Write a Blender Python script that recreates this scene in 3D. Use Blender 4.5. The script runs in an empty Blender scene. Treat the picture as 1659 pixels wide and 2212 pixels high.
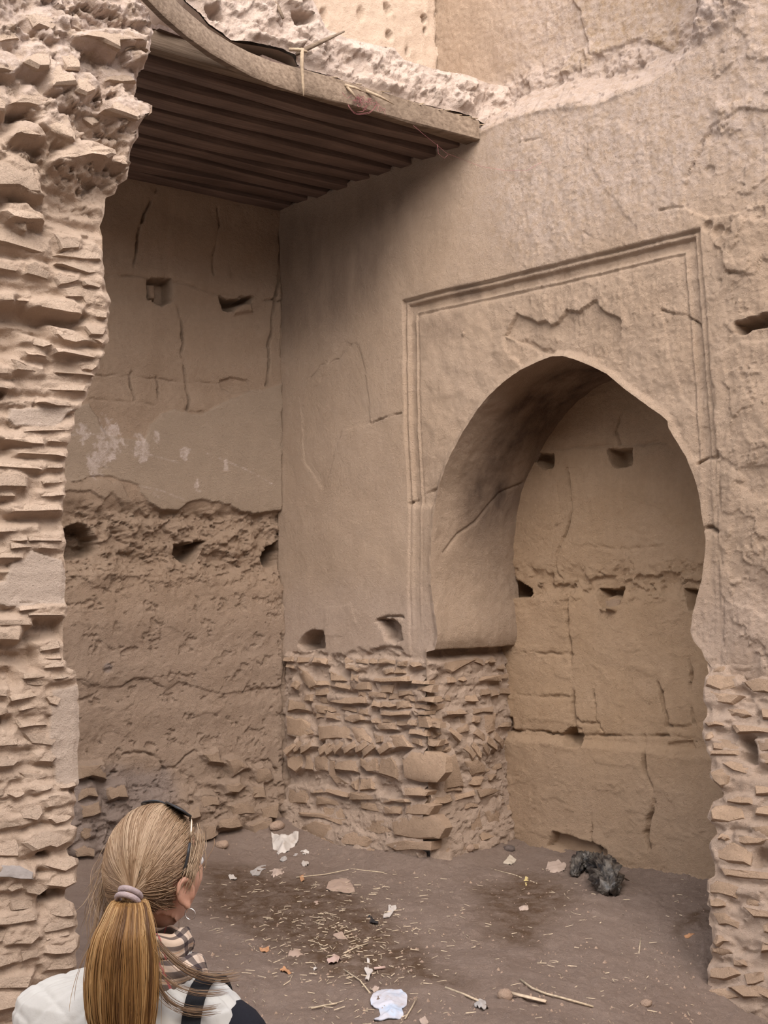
import bpy, bmesh, math, random
import numpy as np
from mathutils import Vector, Matrix

# ------------------------------------------------------------------ camera, sky, exposure
H_CAM, F_PX, PITCH, ROLL = 2.05, 2700.0, math.radians(4.11), math.radians(0.6)
CW, CH = 1659.0, 2212.0
scene = bpy.context.scene
COL = scene.collection
_f = np.array([0, math.cos(PITCH), math.sin(PITCH)])
_u0 = np.array([0, -math.sin(PITCH), math.cos(PITCH)])
_r0 = np.array([1.0, 0, 0])
CAM_R = math.cos(ROLL) * _r0 - math.sin(ROLL) * _u0
CAM_U = math.cos(ROLL) * _u0 + math.sin(ROLL) * _r0
CAM_P = np.array([0.0, 0.0, H_CAM])
cd = bpy.data.cameras.new('camera')
cam = bpy.data.objects.new('camera', cd)
COL.objects.link(cam)
cam.matrix_world = Matrix(((CAM_R[0], CAM_U[0], -_f[0], 0), (CAM_R[1], CAM_U[1], -_f[1], 0),
                           (CAM_R[2], CAM_U[2], -_f[2], H_CAM), (0, 0, 0, 1)))
cd.sensor_fit = 'VERTICAL'
cd.sensor_height = 36.0
cd.lens = 36.0 * F_PX / CH
cd.clip_start = 0.05
scene.camera = cam

world = bpy.data.worlds.new('sky')
scene.world = world
world.use_nodes = True
wn = world.node_tree
wn.nodes.clear()
wo = wn.nodes.new('ShaderNodeOutputWorld')
wb = wn.nodes.new('ShaderNodeBackground')
sky = wn.nodes.new('ShaderNodeTexSky')
sky.sky_type = 'NISHITA'
sky.sun_disc = False
sky.sun_elevation = math.radians(48)
sky.sun_rotation = math.radians(150)
sky.air_density = 1.0
sky.dust_density = 2.5
sky.ozone_density = 1.0
wmix = wn.nodes.new('ShaderNodeMix')
wmix.data_type = 'RGBA'
wmix.inputs[0].default_value = 0.75
wmix.inputs[7].default_value = (2.95, 2.92, 3.02, 1)       # thin bright cloud veil over the blue
wn.links.new(sky.outputs[0], wmix.inputs[6])
wn.links.new(wmix.outputs[2], wb.inputs[0])
wb.inputs[1].default_value = 0.46
wn.links.new(wb.outputs[0], wo.inputs[0])

sun_d = bpy.data.lights.new('sun', 'SUN')                  # sun behind thin cloud: broad and soft
sun_d.energy = 4.9
sun_d.angle = math.radians(60)
sun_d.color = (1.0, 0.945, 0.885)
sun = bpy.data.objects.new('sun', sun_d)
COL.objects.link(sun)
sun.rotation_euler = (math.radians(60), 0, math.radians(0))

vs = scene.view_settings
scene.display_settings.display_device = 'sRGB'
vs.view_transform = 'Standard'
vs.look = 'None'
vs.gamma = 1.0
vs.use_curve_mapping = False
vs.exposure = 0.44

rng = random.Random(11)
nrg = np.random.default_rng(5)


# ------------------------------------------------------------------ numeric helpers
def perlin(x, y, seed=0):
    xi = np.floor(x).astype(np.int64); yi = np.floor(y).astype(np.int64)
    xf = x - xi; yf = y - yi
    def grad(ix, iy, dx, dy):
        h = (ix * 374761393 + iy * 668265263 + seed * 1442695041) & 0xFFFFFFFF
        h = ((h ^ (h >> 13)) * 1274126177) & 0xFFFFFFFF
        h = h ^ (h >> 16)
        a = (h & 0xFFFF) * (2 * math.pi / 65536.0)
        return np.cos(a) * dx + np.sin(a) * dy
    u = xf * xf * xf * (xf * (xf * 6 - 15) + 10); v = yf * yf * yf * (yf * (yf * 6 - 15) + 10)
    a = grad(xi, yi, xf, yf); b = grad(xi + 1, yi, xf - 1, yf)
    c = grad(xi, yi + 1, xf, yf - 1); d = grad(xi + 1, yi + 1, xf - 1, yf - 1)
    return (a * (1 - u) + b * u) * (1 - v) + (c * (1 - u) + d * u) * v


def fbm(x, y, sc, octv=4, seed=0, gain=0.5):
    t = 0.0; a = 1.0; s = sc
    for i in range(octv):
        t = t + a * perlin(x * s + 17.3 * i, y * s - 9.1 * i, seed + i * 7)
        a *= gain; s *= 2.03
    return t


def billow(x, y, sc, octv=3, seed=0):
    t = 0.0; a = 1.0; s = sc
    for i in range(octv):
        t = t + a * np.abs(perlin(x * s + 5.3 * i, y * s - 3.1 * i, seed + i * 5))
        a *= 0.5; s *= 2.1
    return t


def sst(a, b, x):
    t = np.clip((x - a) / (b - a), 0, 1)
    return t * t * (3 - 2 * t)


def flake(x, y, sc, thick, seed, bias=0.0, sharp=0.03, stretch=1.0):
    n = fbm(x * stretch, y, sc, 5, seed, 0.55)
    return thick * sst(bias - sharp, bias + sharp, n)


def seg_dist(x, y, pts, closed=False):
    d2 = np.full(x.shape, 1e9)
    n = len(pts)
    for i in range(n if closed else n - 1):
        ax, ay = pts[i]; bx, by = pts[(i + 1) % n]
        dx, dy = bx - ax, by - ay
        l2 = dx * dx + dy * dy + 1e-12
        t = np.clip(((x - ax) * dx + (y - ay) * dy) / l2, 0, 1)
        ex = x - ax - t * dx; ey = y - ay - t * dy
        d2 = np.minimum(d2, ex * ex + ey * ey)
    return np.sqrt(d2)


def inside(x, y, pts):
    r = np.zeros(x.shape, bool)
    n = len(pts)
    for i in range(n):
        ax, ay = pts[i]; bx, by = pts[(i + 1) % n]
        if ay == by:
            continue
        c = ((ay > y) != (by > y)) & (x < (bx - ax) * (y - ay) / (by - ay) + ax)
        r ^= c
    return r


def sdist(x, y, pts):
    d = seg_dist(x, y, pts, True)
    return np.where(inside(x, y, pts), d, -d)


class Field:
    """A height field over flat coordinates (a, b), with named masks beside the height."""
    def __init__(s, a, b):
        s.a, s.b = a, b
        s.h = np.zeros(a.shape)
        s.m = {}

    def box(s, pts, mg):
        p = np.array(pts)
        return ((s.a > p[:, 0].min() - mg) & (s.a < p[:, 0].max() + mg) & (s.b > p[:, 1].min() - mg) & (s.b < p[:, 1].max() + mg))

    def warp(s, k, amt, sc, seed):
        a, b = s.a[k], s.b[k]
        return (a + amt * fbm(a, b, sc, 5, seed, 0.6), b + amt * fbm(a, b, sc, 5, seed + 50, 0.6))

    def poly(s, pts, val, edge=0.008, warp=0.02, wsc=9, seed=1, mask=None, mval=1.0):
        mg = edge + warp * 2 + 0.05
        k = s.box(pts, mg)
        if not k.any():
            return
        wa, wb_ = s.warp(k, warp, wsc, seed)
        w = sst(-edge, edge, sdist(wa, wb_, pts))
        s.h[k] += val * w
        if mask:
            m = s.m.setdefault(mask, np.zeros(s.a.shape))
            m[k] = np.maximum(m[k], mval * w)
        return

    def crack(s, pts, depth=0.04, width=0.009, warp=0.02, wsc=7, seed=3):
        width *= 0.7; depth *= 1.15
        k = s.box(pts, width * 4 + warp * 2 + 0.03)
        if not k.any():
            return
        wa, wb_ = s.warp(k, warp, wsc, seed)
        d = seg_dist(wa, wb_, pts)
        s.h[k] -= depth * np.exp(-(d / width) ** 2) * np.clip(0.62 + 1.5 * fbm(wa, wb_, 4.5, 3, seed + 9), 0.05, 1.4)

    def mask(s, name, w):
        m = s.m.setdefault(name, np.zeros(s.a.shape))
        np.maximum(m, w, out=m)


class Plane:
    def __init__(s, O, u, v=(0, 0, 1), n=None):
        s.O = np.array(O, float); s.u = np.array(u, float); s.v = np.array(v, float)
        s.n = np.array(n, float)
        s.stones = []
        s.cover = 0.009

    def st(s, px, py, h=0.0):
        d = _f * F_PX + CAM_R * (px - CW / 2) - CAM_U * (py - CH / 2)
        t = np.dot(s.O + s.n * h - CAM_P, s.n) / np.dot(d, s.n)
        p = CAM_P + t * d
        return (float(np.dot(p - s.O, s.u)), float(np.dot(p - s.O, s.v)))

    def pp(s, pts, h=0.0):
        return [s.st(x, y, h) for x, y in pts]

    def pos(s, a, b, h=0.0):
        a = np.asarray(a, float); b = np.asarray(b, float); h = np.asarray(h, float)
        return s.O + a[..., None] * s.u + b[..., None] * s.v + h[..., None] * s.n


def at(px, py, Y):
    """the point at horizontal distance Y on the sight line through a photograph pixel"""
    d = _f * F_PX + CAM_R * (px - CW / 2) - CAM_U * (py - CH / 2)
    return CAM_P + d * (Y / d[1])


# ------------------------------------------------------------------ object helpers
def tag(o, label=None, cat=None, group=None, kind=None):
    if label: o['label'] = label
    if cat: o['category'] = cat
    if group: o['group'] = group
    if kind: o['kind'] = kind
    return o


def empty(name, loc):
    o = bpy.data.objects.new(name, None)
    o.empty_display_size = 0.1
    o.location = loc
    COL.objects.link(o)
    return o


def link(name, me, mat, parent=None):
    o = bpy.data.objects.new(name, me)
    if mat is not None and len(me.materials) == 0:
        me.materials.append(mat)
    COL.objects.link(o)
    if parent is not None:
        o.parent = parent
        o.matrix_parent_inverse = Matrix.Translation(parent.location).inverted()
    return o


def pymesh(name, verts, faces, mat, parent=None, smooth=True, angle=None, attrs=None):
    me = bpy.data.meshes.new(name)
    me.from_pydata([tuple(map(float, v)) for v in verts], [], [tuple(map(int, f)) for f in faces])
    if smooth:
        me.polygons.foreach_set('use_smooth', [True] * len(me.polygons))
        if angle is not None:
            me.set_sharp_from_angle(angle=math.radians(angle))
    for k, v in (attrs or {}).items():
        at_ = me.attributes.new(k, 'FLOAT', 'POINT')
        at_.data.foreach_set('value', np.asarray(v, np.float32))
    me.update()
    return link(name, me, mat, parent)


def npmesh(name, co, quads, mat, parent=None, attrs=None, smooth=True):
    me = bpy.data.meshes.new(name)
    nv, nf = len(co), len(quads)
    me.vertices.add(nv)
    me.vertices.foreach_set('co', np.asarray(co, np.float32).ravel())
    k = quads.shape[1]
    me.loops.add(nf * k)
    me.loops.foreach_set('vertex_index', np.asarray(quads, np.int32).ravel())
    me.polygons.add(nf)
    me.polygons.foreach_set('loop_start', np.arange(0, nf * k, k, dtype=np.int32))
    me.update(calc_edges=True)
    if smooth:
        me.polygons.foreach_set('use_smooth', np.ones(nf, bool))
    for kk, v in (attrs or {}).items():
        at_ = me.attributes.new(kk, 'FLOAT', 'POINT')
        at_.data.foreach_set('value', np.asarray(v, np.float32))
    me.validate()
    me.update()
    return link(name, me, mat, parent)


def grid_quads(nb, na):
    i = np.arange(nb * na).reshape(nb, na)
    return np.stack([i[:-1, :-1], i[:-1, 1:], i[1:, 1:], i[1:, :-1]], -1).reshape(-1, 4)


def snap_to(a, b, pts):
    """nearest points on a closed outline"""
    best = np.full(a.shape, 1e9); ra = a.copy(); rb = b.copy()
    n = len(pts)
    for i in range(n):
        ax, ay = pts[i]; bx, by = pts[(i + 1) % n]
        dx, dy = bx - ax, by - ay
        l2 = dx * dx + dy * dy + 1e-12
        t = np.clip(((a - ax) * dx + (b - ay) * dy) / l2, 0, 1)
        qx = ax + t * dx; qy = ay + t * dy
        d = (a - qx) ** 2 + (b - qy) ** 2
        k = d < best
        best[k] = d[k]; ra[k] = qx[k]; rb[k] = qy[k]
    return ra, rb


def wall_grid(name, W, a0, a1, b0, b1, res, hfun, mat, parent=None, keep=None, drop=None):
    """A dense face on plane W displaced by hfun(Field); 'keep' / 'drop' outlines trim it."""
    A = np.arange(a0, a1 + res, res); B = np.arange(b0, b1 + res, res)
    a, b = [x.ravel().copy() for x in np.meshgrid(A, B)]
    q = grid_quads(len(B), len(A))
    if np.dot(np.cross(W.u, W.v), W.n) < 0:
        q = q[:, ::-1]
    for outline, want in ((keep, True), (drop, False)):
        if outline is None:
            continue
        ca = a[q].mean(1); cb = b[q].mean(1)
        ok = inside(ca, cb, outline) == want
        used_k = np.zeros(len(a), bool); used_k[q[ok].ravel()] = True
        used_d = np.zeros(len(a), bool); used_d[q[~ok].ravel()] = True
        edge = used_k & used_d
        q = q[ok]
        ra, rb = snap_to(a[edge], b[edge], outline)
        a[edge] = ra; b[edge] = rb
    used = np.unique(q)
    remap = np.full(len(a), -1, np.int64); remap[used] = np.arange(len(used))
    a = a[used]; b = b[used]; q = remap[q]
    F = Field(a, b)
    hfun(F)
    for pts, hf in W.stones:                      # mud gathers round every stone
        k = F.box(pts, 0.05)
        if k.any():
            sd = sdist(a[k] + 0.006 * fbm(a[k], b[k], 25, 2, 401), b[k] + 0.006 * fbm(a[k], b[k], 25, 2, 402), pts)
            w = sst(-0.032, 0.008, sd)
            tg = hf - W.cover + 0.016 * fbm(a[k] * 0.7, b[k], 16, 4, 403, 0.6)
            F.h[k] = np.maximum(F.h[k], tg * w + F.h[k] * (1 - w))
    co = W.pos(a, b, F.h)
    return npmesh(name, co, q, mat, parent, F.m)


def stone_ab(W, pts, hf, mat, parent, name='brick', hb=-0.06, tilt=0.012, rough=0.006, rnd=0.82, jit=0.004):
    """One stone or brick set in plane W: an outline with worn edges and an uneven face."""
    pts = [tuple(p) for p in pts]
    while len(pts) < 7:                            # split the longest sides
        L = [math.dist(pts[i], pts[(i + 1) % len(pts)]) for i in range(len(pts))]
        i = L.index(max(L)); p, q_ = pts[i], pts[(i + 1) % len(pts)]
        t = rng.uniform(0.4, 0.6)
        pts.insert(i + 1, (p[0] + (q_[0] - p[0]) * t, p[1] + (q_[1] - p[1]) * t))
    area = sum(pts[i][0] * pts[(i + 1) % len(pts)][1] - pts[(i + 1) % len(pts)][0] * pts[i][1] for i in range(len(pts)))
    if area < 0:
        pts.reverse()
    pts = [(p[0] + rng.uniform(-jit, jit), p[1] + rng.uniform(-jit, jit)) for p in pts]
    W.stones.append((pts, hf))
    n = len(pts)
    cx = sum(p[0] for p in pts) / n; cy = sum(p[1] for p in pts) / n
    ext = max(max(abs(p[1] - cy) for p in pts), 0.01)
    tx = rng.uniform(-tilt, tilt); ty = -abs(rng.gauss(tilt, tilt * 0.6))
    def hh(x, y):
        return hf + tx * (x - cx) / ext * 0.5 + ty * (y - cy) / ext
    v = []
    for x, y in pts:
        v.append((x, y, hb))
    for x, y in pts:
        v.append((x, y, hh(x, y) - 0.35 * rough - 0.010 - rng.uniform(0, rough)))
    mg = min(0.018 / ext, 0.35)
    k = max(rnd, 1 - mg) if rnd else 1 - mg
    for x, y in pts:
        kk = k + rng.uniform(-0.05, 0.02)
        X, Y = cx + (x - cx) * kk, cy + (y - cy) * kk
        v.append((X, Y, hh(X, Y) + rng.uniform(-rough, rough)))
    v.append((cx, cy, hh(cx, cy) + rng.uniform(0, rough)))
    f = []
    for i in range(n):
        j = (i + 1) % n
        f.append((i, j, n + j, n + i)); f.append((n + i, n + j, 2 * n + j, 2 * n + i)); f.append((2 * n + i, 2 * n + j, 3 * n))
    va = np.array(v)
    co = W.pos(va[:, 0], va[:, 1], va[:, 2])
    # the outline runs anticlockwise in (a, b); turn faces if that frame is left-handed
    if np.dot(np.cross(W.u, W.v), W.n) < 0:
        f = [tuple(reversed(x)) for x in f]
    return pymesh(name, co, f, mat, parent, True, 38)


def stone_px(W, poly, hf, mat, parent, **k):
    return stone_ab(W, W.pp(poly, hf), hf, mat, parent, **k)


def rect_ab(cx, cy, w, h, rot=0.0):
    c, s_ = math.cos(rot), math.sin(rot)
    return [(cx + x * c - y * s_, cy + x * s_ + y * c) for x, y in ((-w / 2, -h / 2), (w / 2, -h / 2), (w / 2, h / 2), (-w / 2, h / 2))]


def tube(path, rad, n=8, cap=True):
    """verts and faces of a tube through path; rad is a number or a list, or (ru, rv) pairs"""
    P = [Vector(p) for p in path]
    V, Fc = [], []
    up = Vector((0, 0, 1))
    t0 = (P[1] - P[0]).normalized()
    x = t0.cross(up)
    if x.length < 1e-3:
        x = t0.cross(Vector((1, 0, 0)))
    x.normalize()
    for i, p in enumerate(P):
        t = (P[min(i + 1, len(P) - 1)] - P[max(i - 1, 0)]).normalized()
        x = (x - t * x.dot(t)).normalized()
        y = t.cross(x)
        r = rad[i] if isinstance(rad, (list, tuple, np.ndarray)) else rad
        ru, rv = r if isinstance(r, (list, tuple)) else (r, r)
        for k in range(n):
            a = 2 * math.pi * k / n
            V.append(tuple(p + x * (math.cos(a) * ru) + y * (math.sin(a) * rv)))
    for i in range(len(P) - 1):
        for k in range(n):
            a = i * n + k; b = i * n + (k + 1) % n
            Fc.append((a, b, b + n, a + n))
    if cap:
        Fc.append(tuple(reversed(range(n))))
        Fc.append(tuple((len(P) - 1) * n + k for k in range(n)))
    return V, Fc


def tube_obj(name, path, rad, mat, parent=None, n=8, angle=None):
    v, f = tube(path, rad, n)
    return pymesh(name, v, f, mat, parent, True, angle)


def bez(p0, p1, p2, p3, n):
    out = []
    for i in range(n):
        t = i / (n - 1)
        out.append(tuple((1 - t) ** 3 * np.array(p0) + 3 * (1 - t) ** 2 * t * np.array(p1) + 3 * (1 - t) * t * t * np.array(p2) + t ** 3 * np.array(p3)))
    return out


# ------------------------------------------------------------------ materials
class MB:
    def __init__(s, name):
        s.m = bpy.data.materials.new(name)
        s.m.use_nodes = True
        s.t = s.m.node_tree
        s.t.nodes.clear()
        s.out = s.n('OutputMaterial')
        s.b = s.n('BsdfPrincipled')
        s.l(s.b.outputs[0], s.out.inputs[0])

    def n(s, t, **k):
        x = s.t.nodes.new('ShaderNode' + t)
        for kk, v in k.items():
            setattr(x, kk, v)
        return x

    def l(s, a, b):
        s.t.links.new(a, b)

    def coord(s, kind='Object'):
        return s.n('TexCoord').outputs[kind]

    def noise(s, sc, detail=4, rough=0.55, co=None, stretch=None):
        x = s.n('TexNoise')
        x.inputs['Scale'].default_value = sc
        x.inputs['Detail'].default_value = detail
        x.inputs['Roughness'].default_value = rough
        co = co if co is not None else s.coord()
        if stretch:
            mp = s.n('Mapping'); mp.inputs['Scale'].default_value = stretch
            s.l(co, mp.inputs[0]); co = mp.outputs[0]
        s.l(co, x.inputs['Vector'])
        return x.outputs[0]

    def ramp(s, fac, a, b):
        x = s.n('MapRange')
        x.inputs[1].default_value = a; x.inputs[2].default_value = b
        s.l(fac, x.inputs[0])
        return x.outputs[0]

    def mix(s, fac, a, b, mode='MIX'):
        x = s.n('Mix', data_type='RGBA', blend_type=mode)
        for v, i in ((fac, 0), (a, 6), (b, 7)):
            if isinstance(v, (int, float)):
                x.inputs[i].default_value = v
            elif isinstance(v, tuple):
                x.inputs[i].default_value = (*v, 1) if len(v) == 3 else v
            else:
                s.l(v, x.inputs[i])
        return x.outputs[2]

    def mul(s, a, b, op='MULTIPLY'):
        x = s.n('Math', operation=op)
        for v, i in ((a, 0), (b, 1)):
            if isinstance(v, (int, float)):
                x.inputs[i].default_value = v
            else:
                s.l(v, x.inputs[i])
        return x.outputs[0]

    def attr(s, name):
        x = s.n('Attribute'); x.attribute_name = name
        return x.outputs['Fac']

    def bump(s, h, strength, dist, prev=None):
        x = s.n('Bump')
        x.inputs['Strength'].default_value = strength
        x.inputs['Distance'].default_value = dist
        s.l(h, x.inputs['Height'])
        if prev is not None:
            s.l(prev, x.inputs['Normal'])
        return x.outputs[0]

    def done(s, col, rough=0.9, normal=None, spec=0.2, metal=0.0):
        if isinstance(col, tuple):
            s.b.inputs['Base Color'].default_value = (*col, 1)
        else:
            s.l(col, s.b.inputs['Base Color'])
        s.b.inputs['Roughness'].default_value = rough
        s.b.inputs['Specular IOR Level'].default_value = spec
        s.b.inputs['Metallic'].default_value = metal
        if normal is not None:
            s.l(normal, s.b.inputs['Normal'])
        return s.m


def earth(name, c1, c2, plaster=(0.5, 0.34, 0.22), soot=(0.10, 0.065, 0.05), grain=1.0, stone=False):
    m = MB(name)
    n1 = m.noise(2.2, 5, 0.6)
    n2 = m.noise(23, 5, 0.65)
    col = m.mix(m.ramp(n1, 0.3, 0.7), c1, c2)
    col = m.mix(m.mul(m.ramp(n2, 0.35, 0.75), 0.35), col, tuple(x * 0.72 for x in c1))
    streak = m.noise(5, 4, 0.6, stretch=(3, 3, 0.35))
    col = m.mix(m.mul(m.ramp(streak, 0.5, 0.8), 0.25), col, tuple(min(1, x * 1.2) for x in c2))
    pl = m.attr('plaster')
    col = m.mix(m.mul(pl, 0.85), col, m.mix(m.ramp(m.noise(7, 4), 0.3, 0.7), plaster, tuple(x * 0.86 for x in plaster)))
    grey = m.attr('grey')
    col = m.mix(m.mul(grey, 0.75), col, (0.26, 0.21, 0.19))
    pale = m.attr('pale')
    col = m.mix(m.mul(pale, m.ramp(m.noise(16, 5, 0.7), 0.35, 0.6)), col, (0.62, 0.50, 0.44))
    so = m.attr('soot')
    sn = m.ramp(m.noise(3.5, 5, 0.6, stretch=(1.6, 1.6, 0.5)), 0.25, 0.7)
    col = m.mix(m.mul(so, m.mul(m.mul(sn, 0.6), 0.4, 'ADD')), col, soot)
    damp = m.attr('damp')
    dn = m.ramp(m.noise(9, 6, 0.7), 0.25, 0.6)
    col = m.mix(m.mul(damp, dn), col, (0.13, 0.08, 0.05))
    if stone:
        oi = m.n('ObjectInfo')
        hv = m.n('HueSaturation')
        m.l(m.ramp(oi.outputs['Random'], 0, 1), hv.inputs['Value'])
        r = m.n('MapRange'); r.inputs[3].default_value = 0.86; r.inputs[4].default_value = 1.12
        m.l(oi.outputs['Random'], r.inputs[0]); m.l(r.outputs[0], hv.inputs['Value'])
        m.l(col, hv.inputs['Color']); col = hv.outputs[0]
    b0 = m.bump(m.noise(11, 5, 0.65), 0.7, 0.05) if stone else None
    b1 = m.bump(m.noise(32, 7, 0.72), 0.5 * grain, 0.05, b0)
    b2 = m.bump(m.noise(150, 4, 0.65), 0.5 * grain, 0.012, b1)
    return m.done(col, 0.95, b2, 0.08)


def plain(name, col, rough=0.7, var=0.15, sc=30, bump=0.0, metal=0.0, spec=0.3):
    m = MB(name)
    c = m.mix(m.ramp(m.noise(sc, 4), 0.3, 0.7), tuple(x * (1 - var) for x in col), tuple(min(1, x * (1 + var)) for x in col))
    nb = m.bump(m.noise(sc * 4, 4), bump, 0.004) if bump else None
    return m.done(c, rough, nb, spec, metal)


def wood(name, c1, c2, axis, rough=0.85):
    m = MB(name)
    st = {'x': (0.6, 14, 14), 'y': (14, 0.6, 14), 'z': (14, 14, 0.6)}[axis]
    n = m.noise(3, 6, 0.65, stretch=st)
    n2 = m.noise(1.5, 3)
    col = m.mix(m.ramp(n, 0.3, 0.7), c1, c2)
    col = m.mix(m.mul(m.ramp(n2, 0.4, 0.7), 0.5), col, tuple(x * 0.6 for x in c1))
    return m.done(col, rough, m.bump(n, 0.7, 0.01), 0.15)


M = {}
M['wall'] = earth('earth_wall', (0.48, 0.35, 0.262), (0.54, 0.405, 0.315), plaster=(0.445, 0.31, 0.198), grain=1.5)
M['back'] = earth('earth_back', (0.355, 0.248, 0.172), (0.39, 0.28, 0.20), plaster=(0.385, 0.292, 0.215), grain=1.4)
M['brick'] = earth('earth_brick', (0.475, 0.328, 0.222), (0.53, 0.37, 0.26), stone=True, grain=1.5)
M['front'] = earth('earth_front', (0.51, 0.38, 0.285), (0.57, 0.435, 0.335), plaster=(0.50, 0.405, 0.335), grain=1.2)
M['fbrick'] = earth('earth_front_brick', (0.50, 0.375, 0.28), (0.575, 0.44, 0.34), stone=True, grain=1.2)
M['niche'] = earth('earth_niche', (0.46, 0.308, 0.19), (0.50, 0.345, 0.225), grain=1.4)
M['ground'] = earth('earth_ground', (0.26, 0.187, 0.147), (0.325, 0.243, 0.196), grain=1.5)
M['roofearth'] = earth('earth_roof', (0.60, 0.46, 0.37), (0.66, 0.52, 0.43), grain=1.4)
M['joist'] = wood('wood_dark', (0.11, 0.075, 0.062), (0.21, 0.145, 0.115), 'x')
M['beam'] = wood('wood_weathered', (0.11, 0.075, 0.052), (0.27, 0.20, 0.145), 'x')
M['reed'] = plain('reed', (0.31, 0.23, 0.155), 0.8, 0.25, 60)
# ------------------------------------------------------------------ the planes of the place
_c = at(610, 1300, 10.95)
UA = np.array([0.7069, -0.7073, 0]); NA = np.array([-0.7073, -0.7069, 0]); DA = -NA
UB = np.array([-0.792, -0.611, 0]); NB = np.array([0.611, -0.792, 0])
CORNER = np.array([_c[0], _c[1], 0.0])
PA = Plane(CORNER, UA, n=NA)                                   # wall with the horseshoe arch
PB = Plane(CORNER, UB, n=NB)                                   # back wall under the roof
PN = Plane(CORNER + DA * 1.02, UA, n=NA)                       # wall seen through the arch
_l = at(150, 1300, 5.5)
PL = Plane(np.array([_l[0], _l[1], 0.0]), UB, n=NB); PL.cover = 0.004   # broken wall end in front, left
ZC = PB.st(275, 385)[1] * 0.5 + PA.st(1030, 300)[1] * 0.5      # underside of the joists
S_EDGE = PA.st(1030, 300)[0]


def floor_z(x, y):
    x = np.asarray(x, float); y = np.asarray(y, float)
    z = -0.34 * sst(0.6, 2.6, x) * sst(8.9, 6.6, y) * sst(-2, 3.5, y)
    da = (x - CORNER[0]) * NA[0] + (y - CORNER[1]) * NA[1]
    sa = (x - CORNER[0]) * UA[0] + (y - CORNER[1]) * UA[1]
    db = (x - CORNER[0]) * NB[0] + (y - CORNER[1]) * NB[1]
    z = z + 0.10 * np.exp(-(np.maximum(da, 0) / 0.28) ** 1.3) * sst(2.05, 1.6, sa)
    z = z + 0.12 * np.exp(-(np.maximum(db, 0) / 0.35) ** 1.3)
    z = z + 0.07 * np.exp(-(np.maximum(da + 1.02, 0) / 0.22) ** 1.3)
    z = z + 0.05 * fbm(x, y, 0.8, 3, 71) + 0.016 * fbm(x, y, 4.5, 4, 72) + 0.007 * billow(x, y, 16, 3, 73)
    return z


def on_floor(px, py):
    lo, hi = 2.0, 13.0
    for _ in range(40):
        m_ = (lo + hi) / 2
        p = at(px, py, m_)
        if p[2] > float(floor_z(p[0], p[1])):
            lo = m_
        else:
            hi = m_
    return at(px, py, (lo + hi) / 2)


# ------------------------------------------------------------------ floor
def build_floor():
    xs = np.concatenate([np.arange(-9, -3, 0.3), np.arange(-3, -1.2, 0.05), np.arange(-1.2, 3.3, 0.014), np.arange(3.3, 9, 0.3)])
    ys = np.concatenate([np.arange(-7, 1.0, 0.3), np.arange(1.0, 5.0, 0.06), np.arange(5.0, 11.6, 0.018), np.arange(11.6, 14, 0.3)])
    X, Y = [q.ravel() for q in np.meshgrid(xs, ys)]
    Z = floor_z(X, Y)
    fl = flake(X, Y, 3.2, 0.012, 76, 0.12, 0.05) + 0.010 * fbm(X, Y, 30, 3, 78)
    near = (X > -1.3) & (X < 3.4) & (Y > 4.9)
    Z = Z + np.where(near, fl, 0)
    # darker damp earth
    damp = np.zeros(X.shape)
    for poly, e in (([(430, 1860), (560, 1880), (700, 1905), (800, 1960), (880, 2030), (960, 2090), (1000, 2130), (900, 2125), (800, 2110),
                      (700, 2110), (640, 2090), (600, 2050), (520, 2010), (440, 1960)], 0.18),
                    ([(1030, 1930), (1110, 1885), (1200, 1900), (1240, 1940), (1200, 1990), (1150, 2040), (1080, 2040), (1040, 1990)], 0.2),
                    ([(1470, 1975), (1535, 1955), (1535, 2000), (1500, 2010), (1480, 2030)], 0.09)):
        pts = [tuple(on_floor(*p)[:2]) for p in poly]
        wx = X + 0.12 * fbm(X, Y, 3, 4, 91); wy = Y + 0.12 * fbm(X, Y, 3, 4, 92)
        damp = np.maximum(damp, sst(-e, e, sdist(wx, wy, pts)))
    npmesh('floor', np.stack([X, Y, Z], 1), grid_quads(len(ys), len(xs)), M['ground'], None, {'damp': damp})['kind'] = 'structure'


build_floor()

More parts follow.
